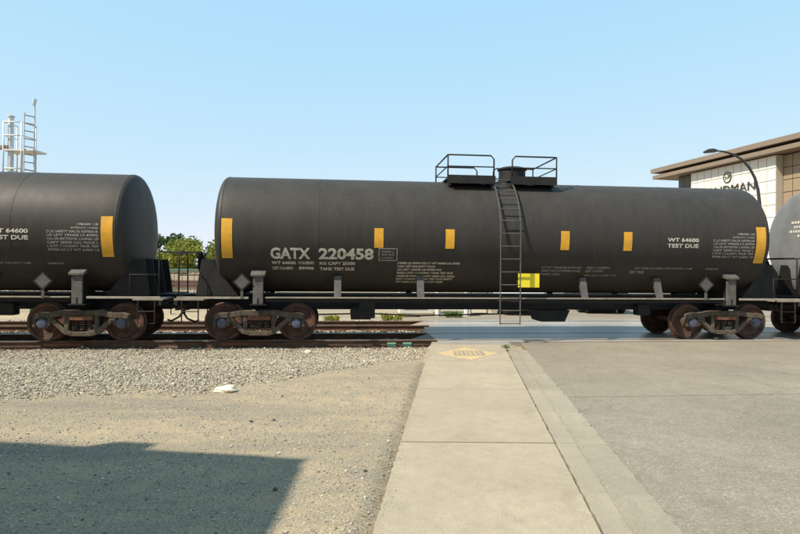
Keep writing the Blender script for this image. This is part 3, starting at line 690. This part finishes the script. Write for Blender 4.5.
        while u < L[-1]:
            i = max(k for k in range(len(path)) if L[k] <= u); i = min(i, len(path) - 2); t = (u - L[i]) / (L[i + 1] - L[i])
            yy = path[i][0] + (path[i + 1][0] - path[i][0]) * t; zz = path[i][1] + (path[i + 1][1] - path[i][1]) * t
            build(MB().tube([(-.245, sy * yy, zz), (.245, sy * yy, zz)], .014, 6), 'rung', 'brkdark', ld); u += .315
        build(MB().box(-.25, .25, sy * 1.27 - .03, sy * 1.57 + .03, 1.02, 1.05), 'ladder_foot', 'black', ld)
    # top platforms with railings around the fittings
    for q in (-1, 1):
        pf = empty('walkway_platform', (0, 0, 0), 0, car)
        x0, x1 = (-1.40, -.16) if q < 0 else (.24, 1.46)
        slab = MB().box(x0, x1, -.95, -.42, 4.10, 4.14).box(x0, x1, .42, .95, 4.10, 4.14).box((x0 if q < 0 else x1 - .42), (x0 + .42 if q < 0 else x1), -.418, .418, 4.102, 4.138)
        slab.box(x0, x1, -.965, -.952, 3.99, 4.20).box(x0, x1, .952, .965, 3.99, 4.20)
        build(slab, 'grating', 'black', pf)
        build(MB().box(x0 + .05, x0 + .12, -.85, .85, 3.94, 4.098).box(x1 - .12, x1 - .05, -.85, .85, 3.94, 4.098), 'platform_support', 'black', pf)
        xe, xi = (x0 + .01, x1 - .04) if q < 0 else (x1 - .01, x0 + .04)
        mb = MB()
        for sy in (-1, 1):
            mb.tube([(xi, sy * .94, 4.14), (xi, sy * .94, 4.62), (xi + q * .08, sy * .94, 4.71), (xe - q * .06, sy * .94, 4.71), (xe, sy * .90, 4.71)], .020, 8)
            mb.tube([(xe, sy * .94, 4.12), (xe, sy * .94, 4.71)], .020, 8)
            mb.tube([(xi, sy * .94, 4.42), (xe, sy * .94, 4.42)], .016, 8)
        mb.tube([(xe, -.94, 4.71), (xe, .94, 4.71)], .020, 8).tube([(xe, -.94, 4.42), (xe, .94, 4.42)], .016, 8)
        build(mb, 'railing', 'black', pf, smooth=True)
    hs_ = build(MB().lathe([(.44, 3.95), (.44, 4.19), (.36, 4.20), (.36, 4.50), (.40, 4.505), (.40, 4.54), (.30, 4.575), (.06, 4.59)], (.55, 0, 0), 'z', 28), 'fitting_housing', 'black', car, ang=35)
    build(MB().lathe([(.30, 4.0), (.30, 4.20), (.34, 4.205), (.34, 4.25), (.28, 4.27), (.05, 4.28)], (-.62, 0, 0), 'z', 24), 'manway', 'black', car, ang=35)
    build(MB().lathe([(.08, 4.08), (.08, 4.26), (.12, 4.265), (.12, 4.32), (.05, 4.34)], (-.02, .1, 0), 'z', 14), 'relief_valve', 'brk', car, ang=35)
    # under the tank: outlet valve, brake gear
    build(MB().lathe([(.20, 1.10), (.20, .74), (.28, .735), (.28, .70), (.22, .60), (.22, .43), (.10, .40)], (1.6, -.0, 0), 'z', 18).prismY([(1.14, .73), (1.28, .42), (1.92, .42), (2.06, .73)], -.40, .40), 'outlet_valve', 'black', car, ang=35)
    build(MB().lathe([(.05, -2.62), (.20, -2.60), (.20, -2.10), (.05, -2.06)], (-1.2, -.62, .70), 'x', 18).box(-3.6, -3.2, -.80, -.45, .55, .95), 'brake_reservoir', 'black', car, ang=35)
    build(MB().tube([(-5.0, -.58, .62), (-3.4, -.62, .66), (-2.1, -.60, .60), (1.0, -.50, .66)], .02, 6).tube([(-4.9, -.50, .80), (4.9, -.50, .80)], .022, 6), 'brake_rod', 'black', car)
    build(MB().lathe([(.05, 2.9), (.15, 2.92), (.15, 3.7), (.05, 3.72)], (0, .45, .72), 'x', 16), 'auxiliary_reservoir', 'black', car, ang=35)
    build(MB().box(3.9, 4.25, -.55, -.25, .60, .90), 'brake_valve', 'black', car, bevel=.02)
    make_truck(car, -TC); make_truck(car, TC)
    return car
car = make_car()
CARL = 16.17; G = 'tank cars coupled in a train'
tag(car, 'black tank car with ladder, top platforms and cream stencilled numbers along its side', 'tank car', G)
c2 = copy_tree(car); c2.location = tp(2.57 - CARL, .753, 0)
tag(c2, 'black tank car whose dark shaded end faces the gap in front of the trees', 'tank car', G)
c3 = copy_tree(car); c3.location = tp(2.57 + CARL, .753, 0)
gm = simple('faded_grey_tank_paint', (0.15, 0.148, 0.145), 0.5, 0.3, 1.2, 0.05)
for ch in c3.children:
    if ch.name.startswith('tank'):
        ch.data = ch.data.copy(); ch.data.materials.clear(); ch.data.materials.append(gm)
for cc, num in ((c2, '221906'), (c3, '210773')):
    for ch in cc.children:
        for g in ch.children:
            if g.name.startswith('number'):
                q_ = shell_text(num, -4.60, -3.28, 2.02, 2.29, 'number', 'cream', ch, 0.035); bpy.data.objects.remove(g); break
tag(c3, 'faded grey tank car whose sunlit end stands before the hotel', 'tank car', G)

# ================================================================== HOTEL
HT = empty('hotel', (39.7, 70.0, -0.09), math.atan2(-0.977, 0.215))
tag(HT, 'white and brown clad hotel with a wide double roof edge and dark letters', 'building')
H0 = 0.09
build(MB().box(-11.2, 30, 0.96, 24, 0, 15.2), 'core_wall', 'dark', HT)
build(MB().box(-7.6, 5.73, 0.06, 0.955, 0, 14.55), 'projecting_bay', 'whiteret', HT)
build(MB().box(-14.4, 34, -1.15, 27, 15.42 + H0, 16.0 + H0), 'roof_fascia', 'fasc', HT)
build(MB().box(-13.4, 33.4, .35, 26.5, 15.06 + H0, 15.42 + H0), 'roof_gap', 'dark', HT)
build(MB().box(-14.2, 33.8, -.98, 26.8, 14.57 + H0, 15.06 + H0), 'roof_fascia', 'fasc', HT)
def cladding(name, mat, x0, x1, z0, z1, y, pw, ph, th=.05, gap=.08):
    g = empty(name, (0, 0, 0), 0, HT)
    nc = max(1, round((x1 - x0) / pw)); nr = max(1, round((z1 - z0) / ph)); cw, chh = (x1 - x0) / nc, (z1 - z0) / nr
    me = MB().box(gap / 2, cw - gap / 2, -th, 0, gap / 2, chh - gap / 2).mesh('panel'); me.materials.append(M[mat])
    for i in range(nc):
        for j in range(nr):
            link('panel', me, None, g, (x0 + i * cw, y + random.uniform(-.004, .004), z0 + j * chh))
    return g
cladding('white_cladding', 'whitep', -7.6, 5.73, 1.0, 14.52, 0.055, 1.21, 1.35)
cladding('shaded_cladding', 'shadep', -11.2, -7.65, 1.0, 14.52, 0.955, 1.2, 1.35)
cladding('brown_cladding', 'brownp', 5.78, 30, 1.0, 14.52, 0.955, 1.2, 1.35)
for i in range(11):
    gl = build(MB().box(.06, 1.15, -.02, 0, .1, .95), 'plinth_window', 'glass', HT, (-7.6 + i * 1.21, 0.05, 0))
    build(MB().box(0, .055, -.05, 0.0, 0, .99), 'mullion', 'whitep', gl)
def flat_text(body, size_w, x0, zb, cap, parent, name, bold=.01, spacing=1.0):
    me = text_mesh(body, 1.0, bold, spacing); xs = [v.co.x for v in me.vertices]; zs = [v.co.y for v in me.vertices]
    ax, bx, az, bz = min(xs), max(xs), min(zs), max(zs)
    bm = bmesh.new(); bm.from_mesh(me)
    for v in bm.verts: v.co = Vector((x0 + (v.co.x - ax) / (bx - ax) * size_w, -.03, zb + (v.co.y - az) / (bz - az) * cap))
    r = bmesh.ops.extrude_face_region(bm, geom=bm.faces[:])
    for v in [g for g in r['geom'] if isinstance(g, bmesh.types.BMVert)]: v.co.y -= .07
    bmesh.ops.recalc_face_normals(bm, faces=bm.faces); bm.to_mesh(me); bm.free()
    return link(name, me, 'sign', parent)
sg = empty('hotel_sign', (0, 0, 0), 0, HT)
flat_text('SANDMAN', 8.2, -5.2, 11.12, 1.02, sg, 'sign_letters', 0.0)
flat_text('SIGNATURE', 6.0, -4.05, 10.12, .46, sg, 'sign_letters', 0.012, 1.7)
mb = MB(); n = 40
for k in range(n):
    a0, a1 = 2 * math.pi * k / n, 2 * math.pi * (k + 1) / n
    ri = lambda a: .585 - .06 * max(0, math.cos(a + .6)); ro = .66
    mb.prismY([(ri(a0) * math.cos(a0), ri(a0) * math.sin(a0)), (ro * math.cos(a0), ro * math.sin(a0)), (ro * math.cos(a1), ro * math.sin(a1)), (ri(a1) * math.cos(a1), ri(a1) * math.sin(a1))], -.10, -.03)
for (xa, za, xb, zb, tt) in ((-.05, .35, .12, .42, .14), (.18, .20, .36, .08, .13), (.30, .26, .40, .22, .1), (-.36, -.02, -.22, .06, .07), (-.22, .06, -.10, -.12, .06), (.08, -.02, .20, .02, .07), (.20, .02, .34, -.10, .06), (-.42, -.20, -.30, -.16, .05), (.02, -.24, .06, -.10, .05)):
    mb.ribbon([(xa, za), (xb, zb)], tt, -.10, -.03)
build(mb, 'round_emblem', 'sign', sg, (-1.2, 0, 12.98 + .12))

# ================================================================== STREET LAMP
lp = empty('street_lamp', (19.5, 32.0, -.09))
build(MB().lathe([(.22, 0), (.22, .05), (.15, .07), (.14, .5), (.12, .55)], (0, 0, 0), 'z', 16), 'lamp_base', 'pole', lp, ang=35)
pts = [(0, 0, .5), (0, 0, 2.5), (0, 0, 4.6), (-.03, 0, 5.6), (-.12, 0, 6.3), (-.30, 0, 6.95), (-.60, 0, 7.5), (-1.0, 0, 7.93), (-1.5, 0, 8.22), (-2.0, 0, 8.36), (-2.4, 0, 8.40)]
build(MB().tube(pts, .105, 12, .045), 'lamp_pole', 'pole', lp, smooth=True)
hd = build(MB().prismY([(-3.05, 8.30), (-2.92, 8.27), (-2.45, 8.31), (-2.36, 8.36), (-2.38, 8.43), (-2.62, 8.50), (-2.88, 8.47), (-3.06, 8.36)], -.16, .16), 'lamp_head', 'pole', lp, bevel=.04)
build(MB().prismY([(-2.95, 8.25), (-2.60, 8.275), (-2.60, 8.305), (-2.95, 8.283)], -.11, .11), 'lamp_lens', 'lens', hd)
tag(lp, 'dark curved street lamp with a cobra head reaching over the road', 'street lamp')

# ================================================================== SIGNAL MAST WITH PLATFORM
tw = empty('signal_mast', (-16.6, 25.0, -.09))
zo = .09
build(MB().lathe([(.30, 0), (.30, .06), (.11, .07), (.11, 8.08 + zo), (.14, 8.085 + zo), (.14, 8.14 + zo), (.05, 8.16 + zo)], (0, 0.1, 0), 'z', 18), 'mast', 'galv', tw, ang=35)
build(MB().box(-.24, 1.08, -.10, .85, 6.63 + zo, 6.70 + zo), 'platform', 'galv', tw)
mb = MB()
for (x, y, z1) in ((-.20, -.08, 7.85), (.56, -.08, 7.85), (.62, .82, 7.85), (-.20, .82, 7.85)):
    mb.tube([(x, y, 5.0 + zo), (x, y, z1 + zo)], .032, 8)
for z in (7.85, 7.28, 5.88):
    mb.tube([(-.20, -.08, z + zo), (.56, -.08, z + zo)], .026, 8).tube([(.56, -.08, z + zo), (.62, .82, z + zo)], .026, 8).tube([(-.20, -.08, z + zo), (-.20, .82, z + zo)], .022, 8)
build(mb, 'railing', 'galv', tw, smooth=True)
ld = empty('ladder', (0, 0, 0), 0, tw)
build(MB().tube([(.70, -.12, 0), (.70, -.12, 8.35)], .028, 8), 'stringer', 'galv', ld)
build(MB().tube([(.93, .22, 0), (.93, .22, 8.72), (.97, .25, 8.97), (.91, .20, 8.99), (.87, .17, 8.72)], .034, 8), 'stringer', 'galv', ld)
for k in range(25):
    build(MB().tube([(.70, -.12, .3 + k * .33), (.93, .22, .3 + k * .33)], .022, 6), 'rung', 'galvd', ld)
arm = build(MB().box(-3.4, -.05, -.06, .26, 6.72 + zo, 6.86 + zo), 'bracket_arm', 'galvd', tw)
build(MB().box(-3.3, -2.8, -.12, .30, 6.9 + zo, 7.9 + zo).lathe([(.11, -.34), (.13, -.12)], (-3.05, 0, 7.65 + zo), 'y', 14).lathe([(.11, -.34), (.13, -.12)], (-3.05, 0, 7.2 + zo), 'y', 14), 'signal_head', 'pole', tw)
build(MB().tube([(.30, .4, 6.7), (.30, .4, 5.2), (.05, .12, 4.4)], .03, 8), 'brace', 'galv', tw)
tag(tw, 'white steel signal mast with railed platform and ladder rising behind the train', 'signal mast')

# ================================================================== LOW PANELLED WALL
wl = empty('boundary_wall', tp(-26, 14.2, -.03), TH)
pm = MB().box(0.008, 1.192, -.06, .06, 0, 1.62)
for k in range(4): pm.box(.12 + k * .28, .20 + k * .28, -.075, -.0605, .05, 1.58)
pm = pm.mesh('wall_panel'); pm.materials.append(M['beige'])
for k in range(18): link('wall_panel', pm, None, wl, (k * 1.2, random.uniform(-.006, .006), 0))
build(MB().box(-.03, 21.63, -.11, .11, 1.622, 1.70), 'coping', 'teal', wl)
for z in (1.06, .86): build(MB().box(0, 21.6, -.125, -.077, z, z + .085), 'rail', 'maroon', wl)
tag(wl, 'low beige panelled wall with two maroon rails and a green cap', 'wall')

# ================================================================== TREES
def leaf_quads(C, size, up=0.3):
    n = len(C); Rm = rotmats(n); a = size[:, None] * Rm[:, :, 0]; b = size[:, None] * 0.6 * Rm[:, :, 1]
    V = np.stack([C - a, C + b, C + a, C - b], 1); F = np.arange(4 * n).reshape(n, 4); return V.reshape(-1, 3), F
def tree(loc, h, cr, mat, label, seed, leaf=.13, nclump=46, per=70, trunk=.35, cat='tree', name='tree', group=None):
    r = np.random.default_rng(seed); root = empty(name, loc); base = h * trunk * .5
    mb = MB(); hub = Vector((0, 0, h * trunk)); mb.tube([(0, 0, -.1), (r.normal(0, .03) * h, r.normal(0, .03) * h, h * trunk * .5), hub], .045 * h * .5, 8, .028 * h * .5)
    cs = []
    for k in range(nclump):
        d = r.normal(size=3); d /= np.linalg.norm(d); rad = r.uniform(.35, 1.0) ** .6
        c = np.array([d[0] * cr * rad, d[1] * cr * rad, h * (.5 + trunk * .35) + d[2] * h * (.5 - trunk * .35) * rad * .88]); cs.append(c)
        if k % 3 == 0:
            mid = Vector(((c[0]) * .45, c[1] * .45, h * trunk * .9 + (c[2] - h * trunk) * .35))
            mb.tube([hub * .85, mid, Vector(c)], .012 * h, 6, .004 * h)
    build(mb, 'trunk', 'bark', root, smooth=True)
    P = []; T = []
    for c in cs:
        cl = r.uniform(.16, .34) * cr; q = r.normal(size=(per, 3)); q /= np.linalg.norm(q, axis=1)[:, None]; q *= (r.uniform(size=(per, 1)) ** .45) * cl
        q[:, 2] *= .7; P.append(c + q); T.append(np.clip(r.uniform(.1, .7) + r.normal(0, .18, per), 0, 1))
    P = np.concatenate(P); T = np.concatenate(T)
    V, F = leaf_quads(P, r.uniform(.6, 1.2, len(P)) * leaf); o = fast('crown', V, F, mat, np.repeat(T, 4)); o.parent = root
    return tag(root, label, cat, group)
tree((-14.6, 42, -.05), 3.95, 2.2, 'leafy', 'yellow green bushy tree rising just behind the low wall', 1, .12, 60, 80, .2)
tree((-12.2, 45, -.05), 3.6, 1.8, 'leafy', 'smaller yellow green bush beside the bushy tree behind the wall', 2, .12, 44, 70, .2)
tree((-23.6, 60, -.05), 5.3, 3.0, 'leafd', 'dark green tree behind the yellow green bush, over the shaded car end', 3, .17, 60, 80, .3)
tree((-18.3, 63, -.05), 4.9, 2.4, 'leafd', 'dark green tree behind the bushy tree, next to the gap edge', 4, .17, 50, 80, .3)
tree((-19.0, 45, -.05), 3.4, 2.2, 'leafy', 'yellow green bush standing left of the bushy tree behind the wall', 5, .12, 50, 70, .2)
tree((-33, 55, -.05), 5.0, 3.0, 'leafd', 'dark green tree hidden behind the shaded tank car', 6, .17, 50, 70, .3)
tree((-5, 58, -.05), 4.4, 3.0, 'leafd', 'dark green tree hidden behind the long side of the train', 7, .17, 50, 70, .3)
tree((6, 62, -.05), 4.4, 3.0, 'leafd', 'dark green tree hidden behind the train beyond the road', 8, .17, 50, 70, .3)

# ================================================================== FAR SIDE OF THE CROSSING
cb = empty('equipment_cabinet', (0.62, 23.3, -.06), TH)
build(MB().box(-.72, .72, -.45, .45, 0, .12), 'plinth', 'kerbc', cb)
body = build(MB().box(-.66, .66, -.40, .40, .12, 1.95), 'cabinet_body', 'whitep', cb, bevel=.01)
build(MB().box(-.72, .72, -.46, .46, 1.95, 2.02), 'cabinet_roof', 'galv', cb, bevel=.01)
build(MB().box(-.50, .40, -.418, -.402, .28, .62), 'vent', 'dark', cb)
build(MB().box(-.008, .008, -.41, -.402, .66, 1.9), 'door_seam', 'dark', cb)
tag(cb, 'white steel equipment cabinet with a dark vent standing beyond the tracks', 'cabinet')
for (x, y, lab) in ((1.45, 22.4, 'white steel bollard standing next to the equipment cabinet'), (2.55, 22.5, 'white steel bollard standing on the far walk near the road')):
    bo = empty('bollard', (x, y, .0))
    build(MB().lathe([(.10, -.09), (.10, .98), (.07, 1.04), (.02, 1.05)], (0, 0, 0), 'z', 16), 'post', 'whitep', bo, ang=40)
    build(MB().lathe([(.102, .70), (.104, .71), (.104, .86), (.102, .87)], (0, 0, 0), 'z', 16), 'reflective_band', 'red', bo, ang=40)
    tag(bo, lab, 'bollard', 'bollards beyond the tracks')
def make_vehicle(loc, rz, paint, label):
    c = empty('car', loc, rz)      # local x forward
    bd = MB()
    side = [(-2.15, .28), (-1.75, .20), (1.80, .20), (2.15, .30), (2.20, .55), (2.10, .78), (1.15, .95), (-1.75, 1.00), (-2.18, .90), (-2.22, .5)]
    n = len(side); vs = []
    for (yy, kx, kz) in ((-.90, .97, 0), (-.80, 1, 0), (.80, 1, 0), (.90, .97, 0)):
        for (x, z) in side: vs.append((x * kx, yy, .6 + (z - .6) * (0.86 if abs(yy) > .85 else 1)))
    fs = [tuple(range(n)), tuple(range(3 * n, 4 * n))[::-1]] + [(k * n + (i + 1) % n, k * n + i, (k + 1) * n + i, (k + 1) * n + (i + 1) % n) for k in range(3) for i in range(n)]
    bd.add(vs, fs); build(bd, 'body', paint, c, ang=30)
    cab = [(1.05, .95), (.30, 1.42), (-1.0, 1.45), (-1.75, 1.0)]; vs = []
    for s_ in (-1, 1):
        for i, (x, z) in enumerate(cab): vs.append((x, s_ * (.80 if i in (0, 3) else .62), z))
    build(MB().add(vs, [(0, 1, 2, 3), (7, 6, 5, 4), (0, 4, 5, 1), (2, 6, 7, 3)]), 'windows', 'glass', c)
    build(MB().add([(.28, -.62, 1.425), (-1.0, -.62, 1.452), (-1.0, .62, 1.452), (.28, .62, 1.425), (.28, -.60, 1.46), (-1.0, -.60, 1.48), (-1.0, .60, 1.48), (.28, .60, 1.46)], [(0, 1, 2, 3), (4, 5, 6, 7), (0, 4, 5, 1), (1, 5, 6, 2), (2, 6, 7, 3), (3, 7, 4, 0)]), 'roof', paint, c)
    for x in (-1.35, 1.38):
        for s_ in (-1, 1):
            wv = build(MB().lathe([(.22, -.10), (.31, -.11), (.325, -.06), (.325, .06), (.31, .11), (.22, .10)], (0, 0, 0), 'y', 24), 'wheel', 'tyre', c, (x, s_ * .83, .325), ang=35)
            build(MB().lathe([(.05, s_ * .085), (.21, s_ * .112), (.22, s_ * .08)][:: s_], (0, 0, 0), 'y', 18), 'rim', 'galv', wv)
    for s_ in (-1, 1):
        build(MB().box(2.12, 2.20, s_ * .66 - .15, s_ * .66 + .15, .60, .72), 'headlight', 'lens', c, bevel=.02)
        build(MB().box(-2.23, -2.17, s_ * .70 - .12, s_ * .70 + .12, .66, .82), 'tail_light', 'red', c, bevel=.02)
        build(MB().box(.78, .90, s_ * .98 - .09, s_ * .98 + .06, .94, 1.06), 'mirror', paint, c, bevel=.02)
    build(MB().box(2.17, 2.225, -.45, .45, .42, .58), 'grille', 'dark', c); build(MB().box(2.10, 2.21, -.80, .80, .26, .36), 'bumper', 'dark', c, bevel=.03)
    return tag(c, label, 'car')
rzc = math.atan2(-WD.y, -WD.x)
make_vehicle((5.0, 25.0, 0.0), rzc, 'carp', 'white car waiting beyond the crossing, seen under the tank car')
make_vehicle((8.6, 26.2, 0.0), rzc + math.pi, 'pole', 'dark car heading away beyond the crossing, seen under the tank car')

# ------------------------------------------------------------------ weeds
def weeds(loc, h, n, spread, label, seed, mat='weed'):
    r = np.random.default_rng(seed); V = []; F = []; T = []
    for k in range(n):
        a = r.uniform(0, 2 * math.pi); b = np.array([np.clip(r.normal(0, spread), -1.3 * spread, 1.3 * spread), np.clip(r.normal(0, spread), -1.3 * spread, 1.3 * spread), 0]); L = h * r.uniform(.5, 1.1); ln = r.uniform(.15, .8)
        d = np.array([math.cos(a) * ln, math.sin(a) * ln, 1.0]); d /= np.linalg.norm(d); sdv = np.array([-math.sin(a), math.cos(a), 0]) * L * .07
        p0 = b; p1 = b + d * L * .55; p2 = b + d * L + np.array([math.cos(a), math.sin(a), -.6]) * L * .2
        i = len(V); V += [p0 - sdv * .6, p0 + sdv * .6, p1 + sdv, p1 - sdv, p2 + sdv * .1, p2 - sdv * .1]; F += [(i, i + 1, i + 2, i + 3), (i + 3, i + 2, i + 4, i + 5)]; T += [r.uniform(0, 1)] * 6
    o = fast('weed_clump', np.array(V), np.array(F), mat, np.array(T)); o.location = loc
    return tag(o, label, 'weeds', 'weed clumps around the crossing')
weeds((2.42, 13.45, .02), .10, 60, .05, 'green weeds sprouting in the kerb joint beside the rail', 1)
weeds((2.37, 12.95, .02), .06, 30, .02, 'sparse weeds in the kerb joint next to the painted diamond', 2)
weeds((2.27, 12.0, .02), .035, 24, .012, 'thin line of weeds in the kerb joint', 3)
weeds((-2.4, 20.9, -.17), .38, 110, .16, 'pale weed clump on the gravel by the end of the crossing panels', 4, 'leafy')
weeds((-.25, 21.3, -.1), .36, 130, .25, 'leafy weed clump in front of the equipment cabinet', 5, 'leafy')
weeds((2.0, 22.0, .0), .30, 140, .22, 'green weeds between the two white bollards', 6)
weeds((-6.2, 21.5, -.17), .35, 110, .25, 'green weeds beside the second track near the low wall', 7)
weeds((-13.0, 22.3, -.1), .60, 200, .45, 'tall green weeds behind the shaded tank car trucks', 8)

# ================================================================== BUILDING BEHIND THE CAMERA (its shadow lies on the dirt)
BH = 8.0; k = BH / math.tan(SUN_EL)
tx, ty = -0.89 + SX / math.hypot(SX, SY) * k, 5.71 + SY / math.hypot(SX, SY) * k
bb = empty('flat_roofed_building', (tx, ty, -.02), math.atan2(-.46, 3.3))      # local x along the front wall, y into the yard
build(MB().prism([(-14, -13), (1.8, -13), (0, 0), (-14, 0)], 0, BH - .25), 'wall', 'stucco', bb)
build(MB().box(-14, 0, -.25, 0, BH - .25, BH + .02).prism([(1.55, -13), (1.8, -13), (.034, -.25), (-.22, -.25)], BH - .25, BH + .02).box(-14, -13.75, -13, -.25, BH - .25, BH + .02), 'parapet', 'stucco', bb)
for i in range(4):
    for z in (1.0, 4.6):
        wn = build(MB().box(-12.6 + i * 3.3, -11.1 + i * 3.3, -.02, .03, z, z + 1.5), 'window', 'glass', bb)
        build(MB().box(-12.7 + i * 3.3, -11.0 + i * 3.3, -.02, .09, z - .10, z - .01), 'sill', 'kerbc', wn)
vt = build(MB().box(-2.70, -2.28, -.62, -.27, BH - .25, BH + .95), 'roof_vent', 'galv', bb)
tag(bb, 'beige flat roofed building beside the dirt, casting the shadow on it', 'building')
